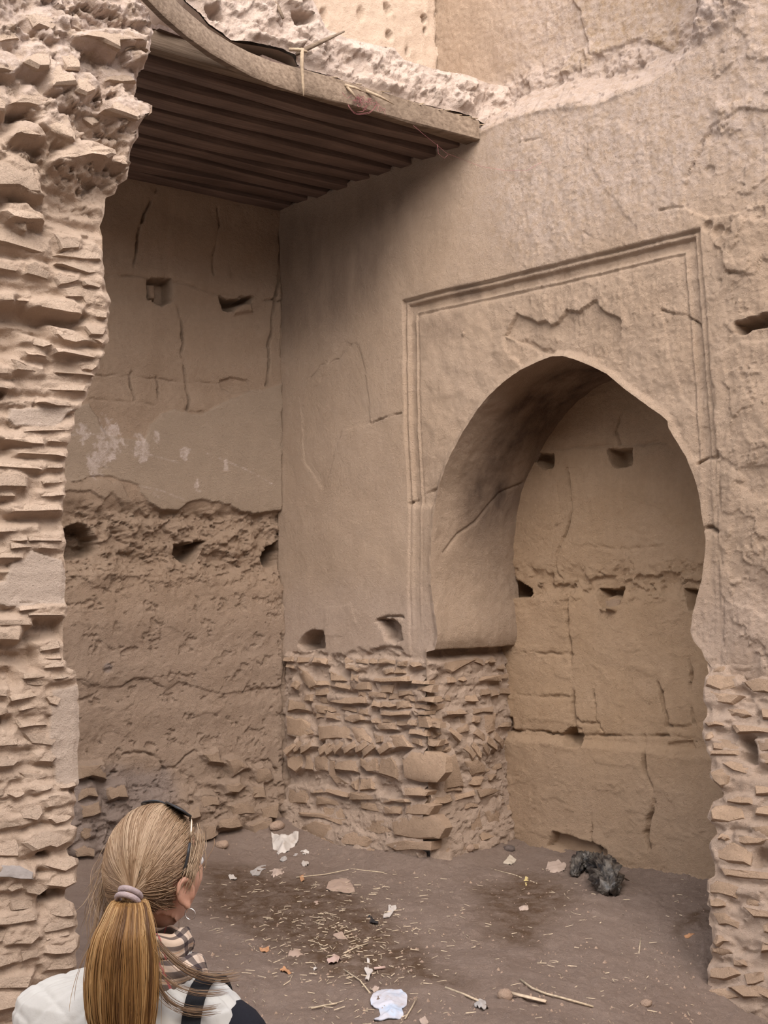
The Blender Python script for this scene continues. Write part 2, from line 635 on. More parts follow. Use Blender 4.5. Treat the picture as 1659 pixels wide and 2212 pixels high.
# ------------------------------------------------------------------ wall_back (left back wall under the roof)
def h_back(F):
    a, b = F.a, F.b
    P = PB.pp
    zt = PB.st(400, 1110)[1]; zb = PB.st(400, 1235)[1]
    low = sst(zt + 0.1, zt - 0.15, b)
    F.h += 0.03 * fbm(a, b, 0.9, 3, 1) + 0.008 * fbm(a, b, 5, 4, 2) + 0.004 * billow(a, b, 26, 3, 3)
    # courses of rammed earth
    F.h += 0.006 * np.sin(b * 2 * math.pi / 0.36 + 1.5 * fbm(a, b, 0.7, 2, 4))
    # eroded band and lower wall
    band = sst(zb - 0.25, zb + 0.15, b) * sst(zt + 0.12, zt - 0.05, b)
    F.h -= band * 0.06
    F.h += band * (0.07 * fbm(a * 0.7, b, 4.5, 5, 6, 0.6) + flake(a, b, 9, 0.030, 7, 0.05, 0.03, 0.6))
    F.h += low * (flake(a, b, 5, 0.006, 8, 0.22, 0.02, 0.7) + 0.004 * fbm(a, b, 14, 4, 10) - 0.016 * sst(0.30, 0.42, fbm(a * 0.75, b, 8, 5, 9, 0.6)))
    foot = sst(PB.st(400, 1640)[1], PB.st(400, 1780)[1], b)
    F.h += foot * (0.06 * fbm(a * 0.6, b, 5, 5, 11, 0.6) + flake(a, b, 7, 0.03, 12, 0.0, 0.03, 0.6) + 0.04)
    plaster = P([(100, 905), (165, 880), (192, 872), (210, 905), (228, 940), (270, 950), (312, 952), (325, 920), (345, 897), (375, 886),
                 (420, 896), (440, 893), (470, 877), (500, 863), (540, 846), (580, 841), (612, 828), (616, 1100), (560, 1109), (520, 1106),
                 (495, 1092), (470, 1084), (430, 1080), (402, 1086), (385, 1104), (350, 1101), (322, 1085), (302, 1062), (296, 1045),
                 (268, 1040), (240, 1031), (200, 1028), (170, 1040), (100, 1042)])
    k = F.box(plaster, 0.2)
    sd = sdist(a[k] + 0.016 * fbm(a[k], b[k], 12, 4, 20), b[k] + 0.016 * fbm(a[k], b[k], 12, 4, 21), plaster)
    w = sst(-0.006, 0.006, sd)
    F.h[k] = F.h[k] * (1 - 0.75 * w) + 0.022 * w
    F.mask('plaster', np.zeros(a.shape)); F.m['plaster'][k] = w * 0.85
    # scratches and whitish scars on the plaster
    pale = np.zeros(a.shape)
    for ln in ([(283, 975), (330, 985), (385, 1000)], [(470, 990), (530, 1015), (585, 1045)], [(300, 1050), (345, 1060), (395, 1080)],
               [(150, 940), (215, 938)], [(213, 905), (225, 915)], [(445, 980), (452, 985)], [(420, 1060), (430, 1062)], [(330, 1065), (340, 1075)]):
        pts = P(ln)
        kk = F.box(pts, 0.05)
        d = seg_dist(a[kk], b[kk], pts)
        pale[kk] = np.maximum(pale[kk], np.exp(-(d / 0.006) ** 2) * (0.5 + 1.2 * fbm(a[kk], b[kk], 40, 2, 23)))
    for c in ((236, 950, 30), (222, 975, 22), (305, 962, 18), (305, 980, 14), (398, 978, 12), (335, 945, 9), (180, 936, 14), (485, 1005, 8), (205, 1000, 20), (423, 1048, 8)):
        p = PB.st(c[0], c[1]); r = c[2] * 0.0038
        kk = (abs(a - p[0]) < r * 2) & (abs(b - p[1]) < r * 2)
        pale[kk] = np.maximum(pale[kk], 0.8 * sst(0.0, 0.25, 1 - np.hypot(a[kk] - p[0], (b[kk] - p[1]) * 0.7) / r + 0.9 * fbm(a[kk], b[kk], 20, 3, 25)))
    F.mask('pale', np.clip(pale, 0, 1))
    # second, lower crust of plaster
    F.poly(P([(130, 1042), (200, 1030), (262, 1046), (278, 1075), (300, 1095), (292, 1120), (262, 1090), (238, 1062), (225, 1080), (190, 1060), (130, 1060)]), 0.02, 0.006, 0.02, 12, 31, 'plaster', 0.35)
    F.poly(P([(130, 1225), (220, 1215), (330, 1225), (470, 1235), (612, 1215), (614, 1480), (480, 1500), (385, 1472), (360, 1490), (335, 1474), (305, 1465), (280, 1470), (262, 1484), (200, 1484), (165, 1468), (130, 1470)]), 0.014, 0.006, 0.015, 9, 33)
    # putlog holes
    for poly, d in (([(140, 1142), (170, 1132), (200, 1142), (214, 1165), (212, 1190), (195, 1203), (140, 1205)], 0.30),
                    ([(383, 1178), (420, 1172), (446, 1168), (432, 1190), (418, 1213), (398, 1212), (382, 1198)], 0.30),
                    ([(570, 1205), (582, 1185), (610, 1170), (612, 1190), (600, 1220), (580, 1222)], 0.35),
                    ([(320, 603), (372, 605), (372, 650), (350, 658), (322, 648)], 0.16),
                    ([(476, 640), (496, 650), (545, 641), (540, 652), (510, 662), (500, 672), (484, 668)], 0.22)):
        F.poly(P(poly), -d, 0.012, 0.02, 9, 41)
    F.poly(P([(324, 612), (342, 610), (344, 645), (326, 645)]), 0.12, 0.02, 0.01, 9, 42)     # clod left in the hole
    F.poly(P([(500, 655), (540, 648), (545, 672), (505, 680)]), 0.04, 0.02, 0.01, 9, 43)
    F.poly(P([(475, 822), (500, 815), (535, 822), (540, 845), (505, 850), (480, 840)]), -0.03, 0.01, 0.01, 9, 44)
    for ln, dp, wd in (([(337, 408), (330, 425), (318, 450), (312, 470), (302, 492), (297, 520), (292, 548), (292, 580)], 0.05, 0.011),
                       ([(470, 450), (474, 485), (468, 520), (463, 560), (462, 592)], 0.03, 0.009),
                       ([(372, 640), (385, 668), (392, 700), (398, 735), (393, 760), (400, 800), (408, 850), (405, 885)], 0.06, 0.013),
                       ([(270, 770), (285, 805), (282, 830), (292, 868)], 0.04, 0.009),
                       ([(340, 812), (344, 865)], 0.025, 0.008),
                       ([(210, 590), (270, 595), (330, 600), (400, 612), (460, 632), (520, 640), (605, 650)], 0.03, 0.011),
                       ([(205, 810), (300, 812), (400, 825), (480, 830)], 0.012, 0.012),
                       ([(185, 862), (300, 870), (360, 882), (440, 893)], 0.018, 0.012),
                       ([(605, 480), (608, 520), (604, 600), (597, 640), (590, 680), (583, 740), (580, 800), (572, 835)], 0.05, 0.014),
                       ([(610, 460), (609, 700), (609, 1000), (610, 1400), (613, 1760)], 0.03, 0.014),
                       ([(500, 580), (505, 620), (500, 628)], 0.02, 0.008),
                       ([(180, 985), (200, 1000), (225, 1010)], 0.02, 0.008),
                       ([(160, 1467), (185, 1472), (200, 1483), (240, 1482), (262, 1485), (290, 1468), (312, 1466), (340, 1475), (362, 1488), (388, 1470)], 0.022, 0.008),
                       ([(245, 1645), (270, 1628), (290, 1624), (318, 1627), (335, 1635), (352, 1658)], 0.04, 0.012),
                       ([(380, 1655), (400, 1635), (420, 1622), (445, 1628), (462, 1620)], 0.03, 0.010),
                       ([(545, 1668), (560, 1645), (580, 1642), (600, 1665)], 0.03, 0.010),
                       ([(168, 1680), (230, 1678), (250, 1670)], 0.05, 0.014),
                       ([(530, 1580), (542, 1566), (555, 1585), (545, 1600)], 0.025, 0.009)):
        F.crack(P(ln), dp, wd, 0.02, 8, 50)
    grey = 0.95 * sst(PB.st(400, 1610)[1], PB.st(400, 1680)[1], b + 0.12 * fbm(a, b, 3, 4, 60)) * sst(PB.st(420, 1700)[0], PB.st(320, 1700)[0], a + 0.15 * fbm(a, b, 3, 3, 61))
    p0 = PB.st(232, 1442)
    grey = np.maximum(grey, sst(0.055, 0.025, np.hypot(a - p0[0], b - p0[1])))
    grey = np.maximum(grey, 0.25 * sst(PB.st(400, 1230)[1], PB.st(400, 1420)[1], b))
    F.mask('grey', grey)


M['darkearth'] = earth('earth_dark', (0.16, 0.13, 0.115), (0.20, 0.16, 0.14), stone=True, grain=1.5)
wb_ = empty('wall_back', CORNER); wb_['kind'] = 'structure'
for poly, hf in (([(440, 1630), (475, 1622), (485, 1645), (450, 1652)], 0.05), ([(490, 1645), (530, 1638), (540, 1665), (505, 1672)], 0.05),
                 ([(545, 1660), (575, 1650), (590, 1680), (560, 1690)], 0.05), ([(480, 1690), (520, 1682), (530, 1705), (490, 1712)], 0.06),
                 ([(430, 1720), (470, 1712), (480, 1740), (440, 1748)], 0.06), ([(540, 1700), (575, 1695), (580, 1722), (548, 1730)], 0.06),
                 ([(500, 1735), (545, 1728), (552, 1755), (505, 1765)], 0.07), ([(172, 1660), (232, 1650), (235, 1680), (175, 1684)], 0.07),
                 ([(170, 1700), (205, 1692), (215, 1720), (175, 1726)], 0.05), ([(230, 1700), (270, 1695), (275, 1720), (235, 1728)], 0.05),
                 ([(170, 1740), (215, 1734), (220, 1760), (172, 1766)], 0.06), ([(560, 1745), (600, 1738), (603, 1765), (565, 1772)], 0.07),
                 ([(470, 1770), (520, 1762), (525, 1788), (475, 1795)], 0.09), ([(540, 1780), (590, 1772), (596, 1798), (548, 1806)], 0.1),
                 ([(400, 1745), (430, 1740), (432, 1765), (404, 1770)], 0.07), ([(168, 1790), (200, 1785), (205, 1808), (170, 1812)], 0.08),
                 ([(165, 1830), (200, 1822), (208, 1850), (168, 1856)], 0.1), ([(440, 1790), (466, 1784), (470, 1806), (444, 1812)], 0.1)):
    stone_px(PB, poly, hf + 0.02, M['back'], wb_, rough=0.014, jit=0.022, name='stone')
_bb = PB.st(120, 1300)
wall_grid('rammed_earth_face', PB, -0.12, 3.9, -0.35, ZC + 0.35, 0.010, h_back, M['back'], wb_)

# ------------------------------------------------------------------ wall_right: outline of the arch opening
ARCH_L = [(938, 1404), (943, 1385), (944, 1370), (940, 1335), (934, 1300), (930, 1260), (929, 1215), (931, 1160), (937, 1100), (946, 1050),
          (960, 1010), (978, 970), (1000, 930), (1025, 890), (1053, 855), (1085, 825), (1120, 800), (1155, 782), (1190, 769)]
ARCH_R = [(1212, 768), (1240, 776), (1275, 790), (1310, 808), (1345, 838), (1375, 860), (1402, 880), (1425, 895), (1441, 910), (1442, 924), (1462, 955),
          (1480, 985), (1495, 1020), (1508, 1060), (1514, 1100), (1519, 1140), (1524, 1165), (1521, 1200), (1516, 1250), (1505, 1290),
          (1495, 1330), (1490, 1365), (1498, 1385), (1515, 1405), (1524, 1425)]
OPEN_PX = [(922, 1990), (924, 1860), (923, 1640), (921, 1500), (920, 1408)] + ARCH_L + ARCH_R + [(1545, 1450), (1600, 1520), (1610, 2150), (1610, 2350), (922, 2350)]
OPEN = PA.pp(OPEN_PX)
FRAME_PX = [(868, 648), (1190, 573), (1512, 494), (1530, 740), (1549, 985), (1560, 1440), (884, 1440), (880, 1090)]
FRAME = PA.pp(FRAME_PX)
LEDGE = PA.pp([(600, 455), (1035, 288), (1100, 258), (1180, 236), (1240, 232), (1300, 222), (1350, 200), (1420, 168), (1480, 130), (1600, 40), (1700, -60), (1700, -700), (600, -700)])
SLEDGE = PA.st(1465, 120)[0]


def h_arch(F):
    a, b = F.a, F.b
    P = PA.pp
    F.h += 0.022 * fbm(a, b, 0.8, 3, 101) + 0.006 * fbm(a, b, 4, 4, 102) + 0.0022 * billow(a, b, 40, 3, 103)
    rough = sst(PA.st(1000, 560)[0], PA.st(1150, 560)[0], a + 0.2 * fbm(a, b, 1.5, 3, 104))
    F.h += rough * (0.004 * fbm(a, b, 32, 3, 105) + flake(a, b, 26, 0.004, 106, 0.3, 0.06) + 0.008 * fbm(a, b * 0.4, 9, 3, 107))
    right = sst(PA.st(1545, 800)[0], PA.st(1575, 800)[0], a)
    F.h += right * (0.03 * fbm(a, b, 2.5, 4, 108) + flake(a, b, 4, 0.012, 109, 0.12, 0.02))
    # arch frame: two stepped fillets with a bead between
    k = F.box(FRAME, 0.3)
    sd = sdist(a[k], b[k], FRAME)
    zf = PA.st(880, 1095)[1]
    zr = PA.st(1548, 990)[1]
    mid = 0.5 * (PA.st(880, 1000)[0] + PA.st(1540, 1000)[0])
    fade = np.where(a[k] < mid, 0.25 + 0.75 * sst(zf - 0.03, zf + 0.03, b[k]), 0.25 + 0.75 * sst(zr - 0.02, zr + 0.02, b[k] + 0.02 * fbm(a[k], b[k], 9, 3, 110)))
    fade *= sst(PA.st(880, 1420)[1], PA.st(880, 1330)[1], b[k])
    prof = -0.034 * sst(-0.004, 0.006, sd) + 0.016 * np.exp(-((sd - 0.032) / 0.013) ** 2) - 0.020 * sst(0.045, 0.056, sd) + 0.026 * np.exp(-((sd - 0.125) / 0.012) ** 2) + 0.016 * sst(0.135, 0.16, sd)
    top = sst(0.0, 0.1, b[k] - PA.st(880, 700)[1])
    F.h[k] += prof * fade * (0.8 + 0.3 * fbm(a[k], b[k], 6, 3, 111) + 0.35 * top)
    F.h[k] += sst(0, 0.01, sd) * (1 - fade) * -0.008
    # plaster fallen off above the arch
    F.poly(P([(1083, 724), (1095, 700), (1110, 676), (1130, 685), (1152, 696), (1172, 690), (1182, 702), (1200, 696), (1216, 668), (1245, 671),
              (1268, 655), (1282, 645), (1290, 660), (1303, 673), (1320, 680), (1338, 692), (1330, 740), (1300, 775), (1250, 775), (1190, 768), (1150, 755), (1110, 735)]), -0.034, 0.003, 0.012, 12, 115)
    F.poly(P([(1080, 728), (1130, 735), (1180, 755), (1185, 772), (1130, 795), (1095, 770)]), -0.018, 0.015, 0.03, 9, 116)
    # radial scoring over the arch
    c0 = PA.st(1235, 1090)
    ang = np.arctan2(b - c0[1], a - c0[0]); rr = np.hypot(a - c0[0], b - c0[1])
    z1 = sst(PA.st(1210, 768)[1] - 0.35, PA.st(1210, 768)[1], b) * sst(0.0, 0.3, a - PA.st(1180, 800)[0]) * sst(1.75, 1.5, rr)
    F.h += z1 * 0.006 * fbm(ang * 14, rr * 0.7, 1.6, 3, 117)
    # flaked patches and scars on the plain field
    F.poly(P([(705, 800), (712, 770), (745, 738), (775, 745), (790, 800), (796, 860), (801, 916), (740, 930), (700, 1060), (660, 1000), (650, 880)]), -0.006, 0.004, 0.02, 9, 118)
    F.poly(P([(820, 440), (838, 420), (865, 405), (868, 440), (845, 460), (825, 455)]), -0.008, 0.005, 0.01, 9, 119)
    F.poly(P([(700, 1312), (760, 1305), (770, 1345), (740, 1375), (700, 1372)]), 0.004, 0.005, 0.01, 9, 120)
    F.poly(P([(1425, 670), (1482, 680), (1492, 693), (1512, 705), (1515, 900), (1470, 860), (1440, 760)]), -0.008, 0.004, 0.012, 9, 121)
    F.poly(P([(1270, 270), (1330, 265), (1400, 300), (1405, 380), (1380, 500), (1350, 460), (1300, 400), (1270, 330)]), 0.006, 0.005, 0.03, 8, 122)
    F.poly(P([(1544, 530), (1562, 545), (1572, 585), (1600, 592), (1632, 590), (1650, 555), (1700, 560), (1700, 480), (1600, 470), (1560, 500)]), 0.018, 0.005, 0.02, 9, 123)
    F.poly(P([(1535, 275), (1515, 310), (1500, 350), (1478, 400), (1480, 450), (1530, 470), (1600, 460), (1700, 420), (1700, 240), (1600, 235)]), -0.016, 0.006, 0.02, 8, 124)
    F.poly(P([(1590, 700), (1640, 682), (1720, 676), (1720, 706), (1640, 706), (1604, 722), (1592, 718)]), -0.20, 0.012, 0.015, 9, 125)
    F.poly(P([(1540, 770), (1580, 745), (1720, 728), (1720, 1000), (1600, 1010), (1548, 985)]), 0.012, 0.01, 0.03, 6, 126)
    for c, r, d in (((1530, 368), 0.045, 0.02), ((1538, 296), 0.05, 0.018), ((1552, 500), 0.05, 0.03), ((1640, 462), 0.06, 0.02), ((1574, 503), 0.03, 0.02), ((998, 720), 0.02, -0.015),
                    ((1610, 815), 0.03, 0.015), ((1530, 488), 0.04, 0.03)):
        p = PA.st(*c)
        dd = np.hypot(a - p[0], b - p[1])
        F.h -= d * sst(r, r * 0.5, dd)
    # holes low on the left
    F.poly(P([(643, 1392), (655, 1372), (672, 1362), (695, 1366), (701, 1385), (700, 1400), (670, 1403), (652, 1402)]), -0.22, 0.015, 0.015, 9, 127)
    F.poly(P([(815, 1340), (850, 1338), (864, 1350), (866, 1382), (850, 1390), (832, 1378), (826, 1358)]), -0.15, 0.014, 0.02, 12, 128)
    for ln, dp, wd in (([(800, 916), (830, 902), (868, 893)], 0.018, 0.007), ([(880, 1090), (900, 1078), (915, 1066), (938, 1055)], 0.03, 0.010),
                       ([(1425, 668), (1450, 677), (1480, 680), (1492, 692), (1510, 706)], 0.03, 0.008),
                       ([(1506, 1001), (1525, 990), (1548, 988), (1550, 975)], 0.04, 0.011), ([(1519, 1142), (1535, 1140), (1548, 1150)], 0.05, 0.013),
                       ([(1532, 282), (1516, 308), (1510, 330), (1498, 350), (1482, 385)], 0.03, 0.009),
                       ([(1570, 590), (1600, 592), (1630, 588), (1648, 558)], 0.03, 0.009), ([(1262, 500), (1282, 518), (1310, 525)], 0.02, 0.008),
                       ([(1425, 455), (1448, 450), (1485, 448)], 0.02, 0.008), ([(1110, 318), (1130, 305), (1170, 300)], 0.02, 0.008),
                       ([(660, 830), (690, 790), (730, 775), (760, 740)], 0.012, 0.006),
                       ([(936, 1240), (950, 1252), (958, 1250)], 0.02, 0.007), ([(1553, 1000), (1556, 1150), (1560, 1300), (1562, 1420)], 0.014, 0.012),
                       ([(812, 1342), (835, 1330), (870, 1333)], 0.02, 0.010)):
        F.crack(P(ln), dp * 1.4, wd * 1.1, 0.012, 9, 130)
    # eroded foot: plaster gone, stones bare
    foot_px = [(600, 1425), (640, 1412), (664, 1404), (700, 1412), (742, 1414), (772, 1406), (802, 1402), (830, 1392), (860, 1396), (880, 1420), (905, 1440), (935, 1430), (935, 2400), (600, 2400)]
    fp = P(foot_px)
    kk = F.box(fp, 0.2)
    w = sst(-0.012, 0.02, sdist(a[kk] + 0.05 * fbm(a[kk], b[kk], 6, 4, 140), b[kk] + 0.05 * fbm(a[kk], b[kk], 6, 4, 141), fp))
    ra = a[kk]; rb = b[kk]
    F.h[kk] += w * (-0.03 + 0.03 * fbm(ra * 0.6, rb, 5, 5, 142, 0.6) + flake(ra, rb, 10, 0.014, 143, 0.05, 0.03, 0.6) + 0.10 * sst(0.75, 0.0, rb) ** 1.5 - 0.004)
    # top: the wall ends in a ragged ledge and the storey above steps back
    sdl = sdist(a, b, LEDGE)
    tt = np.maximum(sdl, 0) * sst(SLEDGE + 0.25, SLEDGE - 0.05, a + 0.05 * fbm(a, b, 3, 3, 150))
    set_ = np.minimum(tt * 1.15, 0.34)
    rub = sst(-0.03, 0.06, sdl) * sst(0.62, 0.42, sdl)
    F.h -= set_
    F.h += rub * (0.06 * fbm(a, b, 4, 5, 151, 0.6) + 0.035 * billow(a, b, 9, 3, 152) + 0.02)
    rr2 = sst(SLEDGE - 0.1, SLEDGE + 0.1, a) * sst(-0.1, 0.3, sdl)
    F.h += rr2 * (0.05 * fbm(a, b, 2.2, 4, 153) + flake(a, b, 5, 0.02, 154, 0.05, 0.04))
    dust = 0.5 * sst(PA.st(1150, 640)[1], PA.st(1150, 420)[1], b + 0.25 * fbm(a, b, 1.5, 3, 149)) * sst(PA.st(950, 400)[0], PA.st(1150, 400)[0], a)  # upper right paler: the stronger light up there put into the colour
    F.mask('pale', np.clip(np.maximum(rub * 0.5 + rr2 * 0.25, dust), 0, 1))
    up = sst(0.36, 0.5, sdl) * (a < SLEDGE + 0.1)
    F.h += up * (0.015 * fbm(a, b, 3, 4, 155) + 0.006 * fbm(a, b, 22, 3, 156))
    for poly in ([(1247, -60), (1240, 0), (1258, 25), (1262, 60), (1275, 100), (1282, 121), (1305, 121), (1330, 103), (1345, 100), (1370, 90), (1400, 85), (1410, 95), (1470, 120), (1472, -60)],
                 [(1225, 140), (1245, 108), (1268, 106), (1282, 125), (1284, 145), (1240, 160), (1215, 165)]):
        F.poly(PA.pp(poly, -0.34), 0.02, 0.006, 0.012, 10, 157, 'plaster', 1.0)
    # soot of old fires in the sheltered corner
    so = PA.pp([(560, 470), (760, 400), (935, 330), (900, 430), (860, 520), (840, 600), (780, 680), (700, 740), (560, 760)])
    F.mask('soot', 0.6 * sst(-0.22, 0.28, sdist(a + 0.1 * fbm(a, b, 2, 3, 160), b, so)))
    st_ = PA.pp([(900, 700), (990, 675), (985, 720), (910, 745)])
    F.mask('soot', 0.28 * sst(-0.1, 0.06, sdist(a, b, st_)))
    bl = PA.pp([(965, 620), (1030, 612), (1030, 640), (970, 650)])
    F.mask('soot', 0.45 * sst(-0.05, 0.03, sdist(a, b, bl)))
    F.mask('plaster', 0.5 * sst(PA.st(900, 1300)[1] - 0.2, PA.st(900, 1200)[1], b) * (1 - rub))
    # die out at the edge of the opening
    d = np.full(a.shape, 9.0)
    kk = F.box(OPEN, 0.3)
    d[kk] = seg_dist(a[kk], b[kk], OPEN, True)
    F.h *= 0.25 + 0.75 * sst(0.0, 0.05, d)
    F.h += 0.008 * sst(0.06, 0.0, d) * fbm(a, b, 14, 3, 161)


wr = empty('wall_right', CORNER); wr['kind'] = 'structure'
# stones of the bare pier foot, front face
EXPL = [  # outline, how far it stands out
    ([(868, 1640), (885, 1622), (930, 1622), (956, 1640), (958, 1668), (940, 1690), (905, 1690), (872, 1680)], 0.055),
    ([(618, 1634), (655, 1630), (656, 1660), (640, 1668), (620, 1660)], 0.03), ([(659, 1630), (676, 1628), (677, 1664), (660, 1664)], 0.035),
    ([(678, 1632), (705, 1632), (706, 1664), (678, 1665)], 0.05), ([(724, 1640), (772, 1640), (770, 1668), (748, 1668), (723, 1662)], 0.045),
    ([(777, 1640), (815, 1638), (814, 1668), (795, 1670), (777, 1658)], 0.06), ([(817, 1636), (845, 1636), (862, 1655), (858, 1685), (817, 1672)], 0.04),
    ([(708, 1640), (722, 1640), (724, 1680), (750, 1692), (748, 1698), (725, 1694), (710, 1672)], 0.04),
    ([(757, 1680), (772, 1680), (774, 1706), (760, 1706)], 0.04), ([(774, 1674), (805, 1682), (808, 1706), (778, 1708)], 0.055),
    ([(668, 1708), (700, 1700), (752, 1712), (752, 1722), (700, 1714), (668, 1713)], 0.055), ([(755, 1713), (817, 1715), (817, 1730), (757, 1727)], 0.06),
    ([(818, 1722), (880, 1726), (884, 1733), (820, 1734)], 0.06), ([(680, 1718), (728, 1728), (732, 1742), (683, 1738)], 0.05),
    ([(775, 1733), (820, 1734), (822, 1755), (800, 1755), (778, 1746)], 0.045), ([(645, 1755), (690, 1757), (740, 1775), (788, 1770), (786, 1782), (740, 1784), (690, 1764), (648, 1760)], 0.07),
    ([(690, 1742), (735, 1742), (770, 1768), (740, 1776), (700, 1762)], 0.04), ([(790, 1772), (840, 1770), (845, 1800), (820, 1802), (790, 1790)], 0.05),
    ([(846, 1775), (880, 1760), (935, 1765), (956, 1790), (945, 1812), (890, 1812), (850, 1806)], 0.07),
    ([(645, 1785), (680, 1770), (712, 1780), (716, 1802), (690, 1815), (660, 1812)], 0.09), ([(618, 1700), (665, 1700), (668, 1735), (622, 1738)], 0.03),
    ([(690, 1812), (725, 1806), (728, 1822), (700, 1826)], 0.11), ([(730, 1800), (768, 1795), (805, 1815), (790, 1828), (735, 1826)], 0.1),
    ([(762, 1832), (810, 1830), (815, 1848), (770, 1846)], 0.10), ([(820, 1822), (870, 1815), (930, 1818), (928, 1835), (850, 1840)], 0.09),
    ([(863, 1700), (900, 1700), (925, 1712), (920, 1722), (868, 1718)], 0.06),
    ([(870, 1740), (900, 1735), (935, 1742), (925, 1760), (875, 1760)], 0.06), ([(825, 1740), (868, 1742), (866, 1760), (828, 1758)], 0.045),
    ([(616, 1548), (655, 1550), (672, 1570), (680, 1590), (655, 1594), (618, 1588)], 0.035), ([(684, 1568), (740, 1562), (762, 1565), (762, 1596), (690, 1600)], 0.045),
    ([(758, 1572), (780, 1568), (800, 1590), (804, 1608), (785, 1610), (762, 1596)], 0.05), ([(803, 1580), (826, 1590), (830, 1604), (812, 1606)], 0.05),
    ([(828, 1585), (870, 1588), (890, 1615), (840, 1618)], 0.045), ([(800, 1560), (850, 1560), (856, 1574), (812, 1577)], 0.055),
    ([(816, 1536), (884, 1538), (884, 1547), (820, 1547)], 0.06), ([(888, 1536), (922, 1538), (920, 1545), (892, 1545)], 0.055),
    ([(770, 1460), (815, 1464), (880, 1462), (884, 1470), (820, 1472), (775, 1468)], 0.055), ([(700, 1500), (745, 1505), (790, 1508), (790, 1518), (735, 1520), (705, 1517)], 0.05),
    ([(742, 1432), (785, 1440), (772, 1450), (745, 1446)], 0.055), ([(890, 1470), (922, 1472), (920, 1478), (890, 1477)], 0.05),
    ([(740, 1540), (778, 1542), (788, 1556), (762, 1562), (742, 1556)], 0.05), ([(755, 1472), (800, 1474), (802, 1492), (760, 1492)], 0.035),
    ([(808, 1478), (850, 1480), (848, 1498), (812, 1496)], 0.03), ([(856, 1490), (905, 1490), (908, 1504), (860, 1506)], 0.035),
    ([(640, 1440), (665, 1450), (690, 1480), (668, 1488), (650, 1470)], 0.03), ([(628, 1466), (650, 1478), (640, 1490), (626, 1484)], 0.035),
    ([(706, 1448), (740, 1462), (748, 1474), (715, 1470)], 0.035), ([(620, 1510), (660, 1516), (664, 1534), (622, 1536)], 0.03),
    ([(668, 1518), (705, 1524), (702, 1544), (672, 1540)], 0.03), ([(850, 1515), (885, 1512), (890, 1530), (856, 1532)], 0.04),
]
for poly, hf in EXPL:
    stone_px(PA, poly, hf * 0.8, M['brick'], wr, jit=0.010, rough=0.010)
for x in (618, 634, 652, 690, 704, 722, 745, 770, 786, 820):   # a course of bricks set on the slant
    y = 1612 + rng.uniform(-4, 4) + (x - 618) * 0.02
    c = PA.st(x + 10, y, 0.05)
    stone_ab(PA, rect_ab(c[0], c[1], 0.17, 0.062, math.radians(rng.uniform(24, 38))), 0.055 + rng.uniform(-0.01, 0.012), M['brick'], wr, rough=0.008, jit=0.008)
occ = [np.array(p) for p, _ in PA.stones]
z = PA.st(770, 1428)[1]
while z > 0.93:
    s_ = rng.uniform(0.03, 0.12)
    while s_ < PA.st(915, 1500)[0]:
        w = rng.uniform(0.10, 0.24)
        c = (s_ + w / 2, z + rng.uniform(-0.008, 0.008))
        if not any(o[:, 0].min() - 0.01 < c[0] < o[:, 0].max() + 0.01 and o[:, 1].min() - 0.005 < c[1] < o[:, 1].max() + 0.005 for o in occ) and rng.random() < 0.85:
            stone_ab(PA, rect_ab(c[0], c[1], w * 0.9, rng.uniform(0.036, 0.055), rng.gauss(0, 0.06)), rng.uniform(0.004, 0.04), M['brick'], wr, rough=0.008, jit=0.009)
        s_ += w
    z -= 0.066
AZ1 = 8.4
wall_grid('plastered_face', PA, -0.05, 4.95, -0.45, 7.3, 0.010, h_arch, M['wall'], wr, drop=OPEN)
# the wall goes on, out of the picture to the right
wall_grid('plain_face', PA, 4.9, 13.0, -0.6, 7.3, 0.1, lambda F: F.h.__iadd__(0.03 * fbm(F.a, F.b, 1, 3, 170) + 0.01 * fbm(F.a, F.b, 5, 3, 171) - 0.01), M['wall'], wr)

